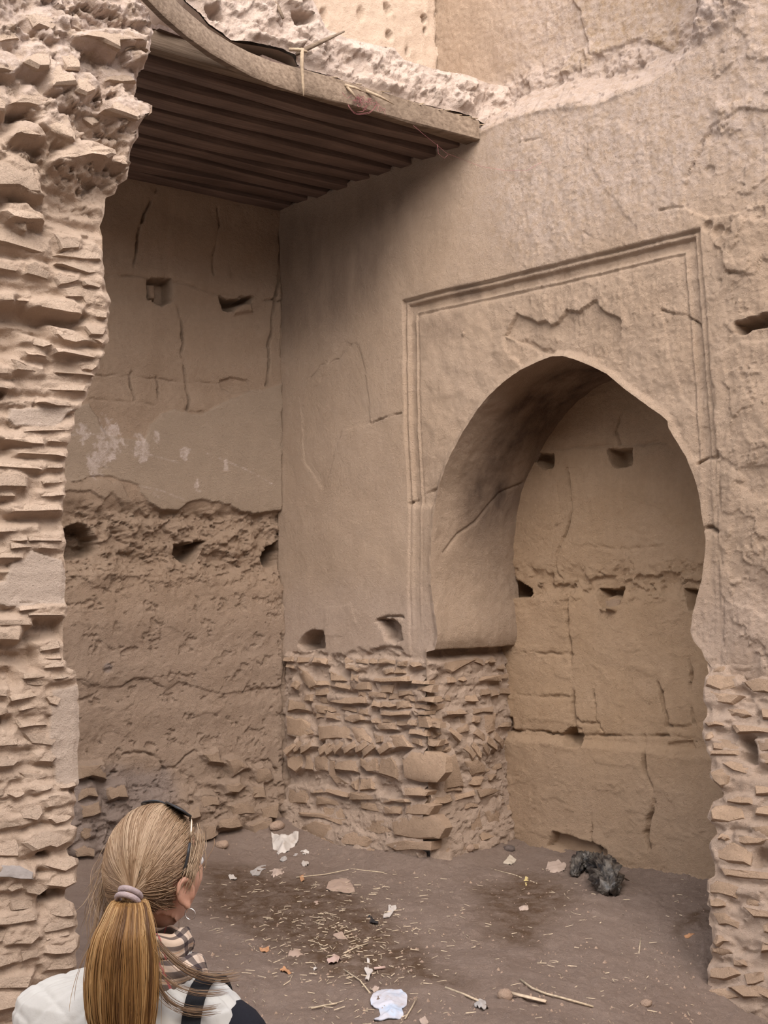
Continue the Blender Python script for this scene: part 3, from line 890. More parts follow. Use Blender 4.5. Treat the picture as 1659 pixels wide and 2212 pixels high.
# ------------------------------------------------------------------ soffit and jamb inside the arch
def build_reveal():
    pts = PA.pp([(921, 1402)] + ARCH_L + ARCH_R + [(1545, 1450), (1600, 1520), (1610, 2150)])
    P_ = np.array(pts)
    L = np.concatenate([[0], np.cumsum(np.hypot(*np.diff(P_, axis=0).T))])
    n = int(L[-1] / 0.013)
    l = np.linspace(0, L[-1], n)
    a = np.interp(l, L, P_[:, 0]); b = np.interp(l, L, P_[:, 1])
    ks = np.ones(9) / 9                                     # ease the corners of the outline
    a2 = np.convolve(np.pad(a, 4, 'edge'), ks, 'valid'); b2 = np.convolve(np.pad(b, 4, 'edge'), ks, 'valid')
    F = Field(a, b); h_arch(F); h0 = F.h
    dep = np.concatenate([[0], np.linspace(0.012, 1.06, 82)])
    kp = sst(0.06, 0.2, l)
    a2 = a * (1 - kp) + a2 * kp; b2 = b * (1 - kp) + b2 * kp
    tx = np.gradient(a2); ty = np.gradient(b2); q = np.hypot(tx, ty) + 1e-9
    nx, ny = ty / q, -tx / q                                # towards the opening's middle
    D, Lg = np.meshgrid(dep, l)
    w = 0.012 * fbm(Lg, D, 2.5, 4, 180) + 0.004 * fbm(Lg, D, 14, 4, 181) + 0.0015 * billow(Lg, D, 45, 2, 182)
    w *= sst(0.0, 0.05, D)
    crk = PA_REVEAL_CRACK(l, dep, D, Lg)
    w -= crk
    mixe = sst(0.0, 0.08, D)
    A_ = a[:, None] * (1 - mixe) + a2[:, None] * mixe + nx[:, None] * w
    B_ = b[:, None] * (1 - mixe) + b2[:, None] * mixe + ny[:, None] * w
    Hh = -D + h0[:, None] * (1 - sst(0, 0.03, D))
    co = PA.pos(A_.ravel(), B_.ravel(), Hh.ravel())
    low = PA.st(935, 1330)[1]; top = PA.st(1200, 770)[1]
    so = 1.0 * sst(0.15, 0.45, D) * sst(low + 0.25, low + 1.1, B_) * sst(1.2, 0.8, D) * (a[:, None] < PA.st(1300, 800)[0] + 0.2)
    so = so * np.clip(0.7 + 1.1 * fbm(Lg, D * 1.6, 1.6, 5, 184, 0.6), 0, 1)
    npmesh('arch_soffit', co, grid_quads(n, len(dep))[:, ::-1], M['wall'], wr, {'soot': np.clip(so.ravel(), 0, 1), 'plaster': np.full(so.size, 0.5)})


def PA_REVEAL_CRACK(l, dep, D, Lg):
    d = seg_dist(Lg, D, [(0.85, 0.15), (1.0, 0.3), (1.1, 0.5), (1.35, 0.75), (1.45, 0.98)])
    return 0.02 * np.exp(-(d / 0.009) ** 2)


build_reveal()
# bare side of the pier, below the plaster of the arch
_e = PA.st(921, 1402)
PC = Plane(PA.pos(_e[0], 0.0), DA, n=UA)
ZI = _e[1]
for poly, hf in (([(962, 1640), (985, 1625), (992, 1650), (1000, 1690), (1003, 1702), (965, 1706)], 0.06), ([(1005, 1645), (1035, 1640), (1055, 1655), (1052, 1670), (1022, 1676)], 0.06),
                 ([(1010, 1680), (1044, 1677), (1040, 1696), (1012, 1698)], 0.045), ([(958, 1704), (980, 1702), (1003, 1700), (1000, 1708), (962, 1710)], 0.05),
                 ([(935, 1722), (975, 1716), (978, 1732), (938, 1738)], 0.055), ([(980, 1716), (1025, 1708), (1026, 1718), (984, 1730)], 0.05),
                 ([(1032, 1708), (1085, 1698), (1090, 1708), (1036, 1722)], 0.05), ([(955, 1768), (970, 1766), (972, 1780), (958, 1782)], 0.06),
                 ([(975, 1755), (1000, 1752), (1000, 1800), (978, 1808)], 0.03), ([(1015, 1760), (1040, 1745), (1042, 1790), (1020, 1800)], 0.05),
                 ([(1045, 1752), (1082, 1740), (1088, 1790), (1060, 1795)], 0.06), ([(1035, 1798), (1085, 1790), (1086, 1806), (1040, 1816)], 0.08),
                 ([(955, 1820), (1005, 1815), (1010, 1838), (960, 1846)], 0.09), ([(1012, 1822), (1070, 1812), (1074, 1824), (1018, 1836)], 0.09),
                 ([(960, 1535), (1000, 1532), (1010, 1540), (965, 1545)], 0.05), ([(1020, 1530), (1068, 1527), (1068, 1538), (1024, 1541)], 0.05),
                 ([(1005, 1502), (1030, 1500), (1032, 1514), (1008, 1516)], 0.045), ([(1036, 1490), (1060, 1487), (1062, 1500), (1040, 1503)], 0.04),
                 ([(1020, 1464), (1060, 1458), (1080, 1456), (1080, 1470), (1024, 1474)], 0.035), ([(935, 1432), (975, 1428), (1030, 1424), (1000, 1440), (975, 1456)], 0.04),
                 ([(925, 1548), (960, 1550), (958, 1568), (928, 1570)], 0.06), ([(1045, 1545), (1075, 1540), (1070, 1580), (1050, 1585)], 0.05)):
    stone_px(PC, poly, hf * 0.8, M['brick'], wr, rough=0.009, jit=0.008)
for x, y in ((1015, 1622), (1032, 1618), (1048, 1612), (1062, 1606), (1078, 1598), (1040, 1588), (985, 1585)):
    c = PC.st(x, y, 0.05)
    stone_ab(PC, rect_ab(c[0], c[1], 0.16, 0.06, math.radians(rng.uniform(-48, -34))), 0.05 + rng.uniform(-0.01, 0.012), M['brick'], wr, rough=0.008, jit=0.008)
occ = [np.array(p) for p, _ in PC.stones]
z = ZI - 0.12
while z > 0.1:
    s_ = rng.uniform(0.03, 0.1)
    while s_ < 0.93:
        w = rng.uniform(0.09, 0.2)
        c = (s_ + w / 2, z + rng.uniform(-0.008, 0.008))
        if not any(o[:, 0].min() - 0.01 < c[0] < o[:, 0].max() + 0.01 and o[:, 1].min() - 0.005 < c[1] < o[:, 1].max() + 0.005 for o in occ) and rng.random() < 0.55:
            stone_ab(PC, rect_ab(c[0], c[1], w * 0.9, rng.uniform(0.036, 0.06), rng.gauss(0, 0.12)), rng.uniform(0.005, 0.035), M['brick'], wr, rough=0.008, jit=0.008)
        s_ += w
    z -= 0.066


def h_pier(F):
    a, b = F.a, F.b
    F.h += 0.03 * fbm(a * 0.6, b, 5, 5, 190, 0.6) + flake(a, b, 10, 0.016, 191, 0.05, 0.03, 0.6) - 0.01
    F.h += 0.10 * sst(0.75, 0.0, b) ** 1.5
    F.h -= 0.05 * sst(ZI - 0.11, ZI - 0.04, b)
    F.poly(PC.pp([(955, 1622), (985, 1624), (975, 1660), (965, 1690), (956, 1680)]), -0.04, 0.01, 0.01, 9, 192)
    F.poly(PC.pp([(1055, 1590), (1068, 1590), (1066, 1612), (1054, 1612)]), -0.07, 0.01, 0.01, 9, 193)
    F.h *= sst(0.0, 0.05, a) * 0.85 + 0.15


wall_grid('pier_side_face', PC, 0.0, 1.06, -0.35, ZI, 0.011, h_pier, M['wall'], wr)

# ------------------------------------------------------------------ wall seen through the arch
def h_niche(F):
    a, b = F.a, F.b
    P = PN.pp
    F.h += 0.03 * fbm(a, b, 0.8, 3, 201) + 0.008 * fbm(a, b, 5, 4, 202) + 0.004 * billow(a, b, 26, 3, 203) + 0.002 * fbm(a, b, 45, 2, 204)
    F.h += flake(a, b, 7, 0.006, 205, 0.25, 0.04, 0.6)
    zb = PN.st(1300, 1260)[1]
    band = sst(0.22, 0.0, np.abs(b - zb + 0.03 * fbm(a, b, 4, 3, 206)))
    F.h -= 0.045 * band
    F.h += band * (flake(a, b, 8, 0.035, 207, 0.0, 0.04, 0.7) + 0.03 * fbm(a, b, 9, 4, 208))
    F.h += 0.03 * sst(zb - 0.05, zb - 0.12, b)
    for poly, d in (([(1148, 988), (1165, 982), (1194, 982), (1194, 1008), (1178, 1012), (1160, 1002)], 0.2), ([(1314, 972), (1365, 971), (1364, 1004), (1328, 1008), (1318, 990)], 0.2),
                    ([(1098, 1252), (1125, 1262), (1150, 1275), (1149, 1288), (1110, 1292), (1098, 1288)], 0.28), ([(1290, 1274), (1345, 1272), (1340, 1300), (1320, 1316), (1302, 1312), (1296, 1290)], 0.22),
                    ([(1482, 1274), (1540, 1274), (1540, 1312), (1495, 1315)], 0.22), ([(1238, 1572), (1262, 1574), (1264, 1612), (1236, 1608), (1222, 1588)], 0.16),
                    ([(1095, 1548), (1112, 1550), (1116, 1565), (1098, 1574)], 0.06),
                    ([(1208, 1795), (1230, 1802), (1290, 1818), (1320, 1835), (1322, 1862), (1300, 1868), (1240, 1846), (1212, 1830), (1196, 1826)], 0.09),
                    ([(1448, 1605), (1500, 1598), (1505, 1618), (1470, 1632), (1450, 1625)], 0.03)):
        F.poly(P(poly), -d, 0.012, 0.015, 9, 210)
    F.poly(P([(1300, 1296), (1330, 1296), (1334, 1318), (1304, 1316)]), 0.10, 0.02, 0.005, 9, 211)
    for ln, dp, wd in (([(1228, 1010), (1230, 1060), (1236, 1100), (1222, 1150), (1200, 1200), (1205, 1240), (1230, 1270)], 0.025, 0.009),
                       ([(1228, 1280), (1230, 1360), (1236, 1430), (1240, 1480), (1243, 1530), (1250, 1575), (1262, 1585)], 0.05, 0.014),
                       ([(1092, 1575), (1150, 1578), (1235, 1588), (1300, 1588), (1400, 1590), (1440, 1588), (1520, 1600)], 0.028, 0.011),
                       ([(1397, 1590), (1402, 1630), (1405, 1670), (1420, 1700), (1426, 1735), (1412, 1770), (1408, 1800), (1415, 1830)], 0.055, 0.014),
                       ([(1420, 1470), (1432, 1495), (1436, 1530), (1445, 1565), (1462, 1572), (1495, 1570)], 0.045, 0.013),
                       ([(1490, 1400), (1492, 1430), (1496, 1470), (1495, 1520), (1505, 1560), (1512, 1590)], 0.035, 0.010),
                       ([(1285, 1490), (1290, 1520), (1292, 1555), (1310, 1585)], 0.025, 0.009), ([(1240, 1540), (1262, 1560), (1300, 1562)], 0.03, 0.010),
                       ([(1288, 1720), (1290, 1760), (1288, 1800), (1300, 1835)], 0.035, 0.010), ([(1100, 1405), (1240, 1415)], 0.018, 0.011),
                       ([(1100, 1500), (1230, 1506)], 0.014, 0.013), ([(1195, 1010), (1210, 1100), (1190, 1200)], 0.012, 0.008), ([(1345, 890), (1330, 930), (1340, 960)], 0.02, 0.008),
                       ([(1200, 968), (1310, 962), (1440, 955)], 0.012, 0.014), ([(1250, 1180), (1350, 1186), (1440, 1180)], 0.012, 0.012)):
        F.crack(P(ln), dp * 1.5, wd * 1.15, 0.018, 8, 220)
    F.h += 0.05 * sst(PN.st(1300, 1850)[1], -0.05, b) + sst(PN.st(1300, 1850)[1], PN.st(1300, 1890)[1], b) * 0.03 * fbm(a, b, 5, 3, 222)
    F.h += 0.05 * sst(PN.st(1300, 1590)[1] - 0.02, PN.st(1300, 1600)[1] - 0.06, b)
    F.mask('grey', 0.25 * sst(PN.st(1300, 1500)[1], PN.st(1300, 1800)[1], b) * 1.0)


wnb = empty('wall_behind_arch', PN.pos(0.0, 0.0)); wnb['kind'] = 'structure'
stone_px(PN, [(1244, 1566), (1268, 1558), (1302, 1562), (1306, 1584), (1270, 1586), (1250, 1582)], 0.03, M['niche'], wnb, name='stone', rough=0.004)
stone_px(PN, [(1302, 1298), (1318, 1290), (1338, 1296), (1336, 1316), (1308, 1316)], -0.05, M['brick'], wnb, name='stone', hb=-0.2)
stone_px(PN, [(1455, 1570), (1500, 1566), (1504, 1600), (1452, 1602)], 0.02, M['niche'], wnb, name='stone', rough=0.006)
wall_grid('rammed_earth_face', PN, 0.2, 3.7, -0.5, PN.st(1250, 700)[1], 0.011, h_niche, M['niche'], wnb)
wall_grid('plain_face', PN, 3.65, 6.0, -0.5, PN.st(1250, 700)[1], 0.05, lambda F: F.h.__iadd__(0.02 * fbm(F.a, F.b, 2, 4, 223)), M['niche'], wnb)
wall_grid('passage_roof', Plane(PN.pos(-0.4, PA.st(1200, 740)[1]), UA, NA, n=np.array([0, 0, -1.0])), 0.2, 6, -0.1, 0.75, 0.1, lambda F: None, M['niche'], wnb)

# ------------------------------------------------------------------ broken stump of wall at the right edge of the picture
_t = PA.st(1600, 1440)
_v = np.array([0, 0, 1.94]) - 0.72 * NA
_v = _v / np.linalg.norm(_v)
PP = Plane(PA.pos(_t[0], _t[1]), UA, _v, np.cross(UA, _v) if np.dot(np.cross(UA, _v), NA) > 0 else np.cross(_v, UA))
STUMP_PX = [(1600, 1436), (1560, 1428), (1530, 1425), (1528, 1440), (1532, 1462), (1524, 1475), (1523, 1500), (1522, 1512), (1528, 1530), (1528, 1548), (1521, 1560), (1519, 1590), (1526, 1606),
            (1528, 1620), (1540, 1640), (1536, 1662), (1538, 1682), (1558, 1700), (1564, 1712), (1564, 1722), (1540, 1732), (1532, 1752), (1528, 1766), (1545, 1784), (1550, 1800),
            (1536, 1815), (1532, 1832), (1540, 1855), (1546, 1870), (1545, 1892), (1530, 1902), (1528, 1924), (1540, 1932), (1530, 1942), (1530, 1956), (1538, 1962), (1532, 1985),
            (1534, 1998), (1540, 2004), (1540, 2035), (1536, 2050), (1540, 2068), (1530, 2085), (1530, 2110), (1528, 2140), (1536, 2190), (1560, 2330), (2000, 2330), (2000, 1440), (1700, 1440)]
STUMP = PP.pp(STUMP_PX)


def h_stump(F):
    a, b = F.a, F.b
    F.h += 0.05 * fbm(a * 0.5, b, 2.5, 5, 231, 0.55) + flake(a, b, 6, 0.02, 232, 0.0, 0.04, 0.5) + 0.008 * fbm(a, b, 22, 3, 233)
    F.h += 0.012 * sst(3.0, 2.6, a) * np.sin(b * 2 * math.pi / 0.125 + 2 * fbm(a, b, 1.5, 3, 234)) * sst(0.0, -0.3, b)
    F.h -= 0.05 * sst(0.12, -0.05, np.abs(b + 0.05))
    F.poly(PP.pp([(1606, 1590), (1626, 1592), (1640, 1625), (1632, 1650), (1612, 1640), (1604, 1610)]), -0.12, 0.02, 0.02, 8, 235)
    F.poly(PP.pp([(1625, 1850), (1650, 1835), (1700, 1850), (1660, 1875), (1630, 1875)]), -0.08, 0.02, 0.02, 8, 236)
    F.h *= 0.3 + 0.7 * sst(0, 0.06, np.abs(seg_dist(a, b, STUMP, True)))


for poly, hf in (([(1533, 1438), (1565, 1436), (1566, 1452), (1534, 1456)], 0.03), ([(1523, 1462), (1545, 1455), (1590, 1462), (1600, 1480), (1560, 1492), (1525, 1480)], 0.05),
                 ([(1522, 1490), (1560, 1492), (1610, 1505), (1585, 1522), (1524, 1512)], 0.06), ([(1600, 1470), (1640, 1460), (1690, 1480), (1690, 1510), (1620, 1490)], 0.05),
                 ([(1520, 1558), (1560, 1556), (1565, 1566), (1525, 1572)], 0.07), ([(1575, 1568), (1620, 1568), (1690, 1576), (1690, 1584), (1590, 1580)], 0.09),
                 ([(1519, 1580), (1535, 1574), (1545, 1590), (1530, 1600), (1520, 1596)], 0.06), ([(1536, 1598), (1598, 1600), (1600, 1625), (1540, 1622)], 0.03),
                 ([(1526, 1614), (1560, 1618), (1600, 1622), (1596, 1632), (1530, 1626)], 0.06), ([(1628, 1600), (1660, 1592), (1700, 1596), (1700, 1622), (1640, 1622)], 0.07),
                 ([(1638, 1628), (1700, 1622), (1700, 1652), (1642, 1648)], 0.07), ([(1555, 1650), (1575, 1642), (1630, 1660), (1620, 1672), (1585, 1668)], 0.06),
                 ([(1536, 1668), (1556, 1658), (1576, 1675), (1575, 1695), (1556, 1698), (1538, 1684)], 0.07), ([(1565, 1718), (1585, 1712), (1625, 1722), (1625, 1735), (1570, 1732)], 0.07),
                 ([(1530, 1755), (1540, 1736), (1575, 1735), (1600, 1745), (1612, 1765), (1580, 1778), (1536, 1770)], 0.06), ([(1622, 1690), (1700, 1690), (1700, 1720), (1628, 1716)], 0.06),
                 ([(1550, 1798), (1575, 1796), (1576, 1812), (1550, 1814)], 0.07), ([(1580, 1796), (1620, 1800), (1660, 1815), (1640, 1826), (1585, 1816)], 0.08),
                 ([(1532, 1826), (1545, 1815), (1590, 1816), (1625, 1835), (1620, 1865), (1570, 1862), (1540, 1855)], 0.06), ([(1622, 1782), (1700, 1775), (1700, 1805), (1628, 1800)], 0.09),
                 ([(1555, 1878), (1600, 1876), (1700, 1892), (1700, 1902), (1600, 1895), (1562, 1890)], 0.09), ([(1529, 1912), (1545, 1898), (1575, 1902), (1600, 1920), (1590, 1938), (1550, 1930), (1530, 1926)], 0.07),
                 ([(1530, 1944), (1565, 1942), (1570, 1956), (1535, 1960)], 0.08), ([(1600, 1920), (1640, 1925), (1650, 1955), (1610, 1960)], 0.05),
                 ([(1600, 1960), (1650, 1962), (1700, 1972), (1700, 1985), (1630, 1978)], 0.09), ([(1533, 1972), (1560, 1968), (1600, 1990), (1590, 2000), (1545, 1998)], 0.06),
                 ([(1642, 1990), (1700, 1990), (1700, 2025), (1648, 2012)], 0.08), ([(1541, 2018), (1560, 2020), (1572, 2034), (1552, 2042), (1543, 2035)], 0.07),
                 ([(1640, 2035), (1700, 2030), (1700, 2060), (1645, 2055)], 0.08), ([(1537, 2046), (1570, 2048), (1585, 2062), (1540, 2060)], 0.05),
                 ([(1580, 2072), (1610, 2070), (1612, 2086), (1585, 2088)], 0.06), ([(1530, 2090), (1580, 2085), (1600, 2105), (1570, 2120), (1532, 2112)], 0.05),
                 ([(1600, 2100), (1650, 2095), (1655, 2125), (1610, 2128)], 0.05), ([(1575, 2128), (1640, 2130), (1700, 2150), (1690, 2165), (1600, 2150)], 0.06),
                 ([(1530, 2136), (1565, 2134), (1600, 2150), (1560, 2158), (1534, 2150)], 0.05), ([(1640, 1526), (1700, 1530), (1700, 1556), (1650, 1550)], 0.05),
                 ([(1560, 1530), (1610, 1532), (1620, 1548), (1565, 1550)], 0.035), ([(1630, 1740), (1700, 1740), (1700, 1768), (1635, 1762)], 0.05)):
    stone_px(PP, poly, hf * 0.7, M['brick'], wr, rough=0.012, jit=0.012)
amin = min(p[0] for p in STUMP)
wall_grid('stump_face', PP, amin - 0.05, 3.2, PP.st(1600, 2330)[1], 0.12, 0.011, h_stump, M['wall'], wr, keep=STUMP)


def back_strip(name, W, outline, depth, mat, parent, n0, n1, narrow=0.0, cx=0.0):
    """the broken end behind a ragged outline"""
    P_ = np.array(outline[n0:n1])
    rows = [0.0, 0.05, 0.15, depth]
    V = []
    for r in rows:
        V.append(W.pos(P_[:, 0] + (0 if r == 0 else narrow * (0.3 + r)) + (r > 0) * 0.02 * fbm(P_[:, 1], P_[:, 1] * 0 + r * 9, 6, 3, 240), P_[:, 1], np.full(len(P_), -r)))
    co = np.concatenate(V)
    npmesh(name, co, grid_quads(len(rows), len(P_)), mat, parent)


back_strip('broken_end', PP, STUMP, 1.2, M['wall'], wr, 0, len(STUMP_PX) - 3, 0.12)

# ------------------------------------------------------------------ wall_left: the broken wall end in the foreground
LEFT_PX = [(300, -60), (300, 0), (308, 20), (316, 38), (330, 70), (323, 84), (325, 92), (320, 116), (306, 128), (306, 140), (303, 155), (294, 158), (295, 190), (290, 205), (287, 217), (312, 220), (329, 228), (328, 243), (312, 255),
           (288, 263), (296, 280), (296, 296), (282, 315), (275, 335), (277, 360), (270, 390), (250, 403), (243, 422), (228, 427), (222, 470), (215, 490), (221, 512), (221, 560), (226, 590), (222, 600), (231, 630),
           (240, 652), (233, 665), (235, 680), (230, 700), (235, 715), (234, 737), (226, 745), (227, 763), (212, 776), (215, 795), (203, 812), (195, 832), (186, 860), (177, 870), (175, 879), (162, 886), (160, 919),
           (158, 930), (150, 936), (152, 953), (143, 960), (145, 985), (140, 998), (140, 1030), (143, 1042), (137, 1050), (141, 1068), (136, 1080), (136, 1100), (134, 1125), (138, 1150), (141, 1180), (137, 1200),
           (141, 1220), (142, 1250), (137, 1300), (144, 1312), (143, 1328), (135, 1336), (136, 1400), (134, 1425), (141, 1428), (140, 1440), (162, 1450), (163, 1464), (168, 1482), (170, 1530), (171, 1590), (166, 1620),
           (169, 1690), (160, 1704), (163, 1732), (158, 1745), (160, 1766), (148, 1780), (166, 1786), (166, 1800), (160, 1818), (145, 1832), (145, 1848), (168, 1853), (168, 1870), (163, 1886), (167, 1904), (142, 1918),
           (138, 1940), (157, 1950), (164, 1980), (168, 2000), (160, 2012), (172, 2022), (172, 2045), (160, 2062), (165, 2080), (168, 2212), (168, 2420)]
LEFT = PL.pp(LEFT_PX)
LEFT_OUT = LEFT + [(2.4, LEFT[-1][1]), (2.4, LEFT[0][1])]
ZT = PL.st(150, 690)[1]


def h_left(F):
    a, b = F.a, F.b
    P = PL.pp
    z430 = PL.st(150, 450)[1]
    top = sst(z430 - 0.1, z430 + 0.15, b)
    F.h += 0.02 * fbm(a, b, 1.5, 3, 251) + 0.006 * fbm(a, b, 14, 4, 252) + 0.005 * fbm(a, b, 34, 3, 250) + 0.003 * billow(a, b, 50, 2, 253)
    F.h += top * (0.10 * fbm(a * 0.8, b, 4.0, 5, 254, 0.55) + flake(a, b, 5.5, 0.05, 255, 0.02, 0.05, 0.7) + flake(a + 3, b, 11, 0.02, 256, 0.05, 0.05, 0.8) + 0.03 + 0.014 * fbm(a, b, 26, 4, 249, 0.6))
    low = (1 - top)
    F.h += low * (0.010 * sst(0.75, 0.35, a) * np.sin(b * 2 * math.pi / 0.066 + 1.3 * fbm(a, b, 1.2, 3, 257)) + 0.016 * fbm(a * 0.5, b, 8, 4, 258) + flake(a, b, 12, 0.010, 259, 0.05, 0.04, 0.35) - 0.012)
    F.poly(P([(-40, 655), (70, 668), (180, 685), (195, 702), (110, 715), (60, 745), (20, 770), (-40, 780)]), -0.06, 0.03, 0.01, 8, 260)
    F.poly(P([(85, 385), (150, 395), (230, 400), (240, 425), (220, 440), (160, 450), (110, 455), (95, 420)]), -0.05, 0.03, 0.02, 8, 261)
    F.poly(P([(165, 70), (235, 105), (262, 112), (320, 120), (310, 128), (250, 130), (190, 110)]), -0.05, 0.02, 0.02, 8, 262)
    F.poly(P([(75, 1338), (134, 1334), (134, 1382), (60, 1388), (48, 1375)]), -0.05, 0.012, 0.01, 8, 263)
    F.poly(P([(-40, 1386), (60, 1385), (80, 1400), (75, 1440), (60, 1470), (20, 1480), (-40, 1480)]), -0.045, 0.02, 0.02, 8, 264)
    F.poly(P([(-40, 948), (5, 950), (40, 955), (60, 968), (32, 980), (0, 985), (-40, 985)]), -0.06, 0.012, 0.01, 8, 265)
    for poly, d in (([(-10, 830), (6, 838), (10, 850), (0, 862), (-10, 860)], 0.12), ([(82, 1845), (100, 1838), (106, 1848), (92, 1856)], 0.12), ([(88, 1926), (108, 1922), (108, 1940), (94, 1944)], 0.14),
                    ([(70, 870), (80, 864), (80, 876), (72, 880)], 0.06), ([(-10, 1540), (5, 1542), (4, 1560), (-10, 1562)], 0.12), ([(-10, 2000), (15, 2000), (14, 2012), (-10, 2012)], 0.08),
                    ([(118, 1704), (160, 1700), (158, 1712), (118, 1714)], 0.06), ([(75, 1925), (140, 1918), (136, 1945), (80, 1948)], 0.05)):
        F.poly(P(poly), -d, 0.01, 0.008, 12, 266)
    for poly in ([(51, 1210), (63, 1188), (100, 1200), (134, 1212), (144, 1250), (140, 1304), (80, 1304), (40, 1312), (5, 1310), (-40, 1300), (-40, 1262), (11, 1255), (24, 1216)],
                 [(22, 884), (100, 880), (158, 884), (140, 900), (120, 920), (90, 924), (60, 920), (31, 923), (16, 905)],
                 [(110, 1490), (168, 1480), (176, 1700), (120, 1690), (105, 1600)]):
        pts = P(poly)
        k = F.box(pts, 0.1)
        w = sst(-0.004, 0.004, sdist(a[k] + 0.008 * fbm(a[k], b[k], 20, 3, 270), b[k] + 0.008 * fbm(a[k], b[k], 20, 3, 271), pts))
        F.h[k] = F.h[k] * (1 - w * 0.93) + 0.014 * w
        F.m.setdefault('plaster', np.zeros(a.shape))[k] = np.maximum(F.m.get('plaster', np.zeros(a.shape))[k], w * 0.8)
    F.crack(P([(40, 1302), (80, 1305), (95, 1312), (105, 1304), (128, 1300), (134, 1292)]), 0.012, 0.004, 0.006, 14, 275)
    F.mask('pale', 0.75 * sst(PL.st(150, 420)[1], PL.st(150, 100)[1], b))  # paler towards the top: light from the open sky put into the colour
    F.h *= 0.35 + 0.65 * sst(0, 0.03, seg_dist(a, b, LEFT_OUT, True))


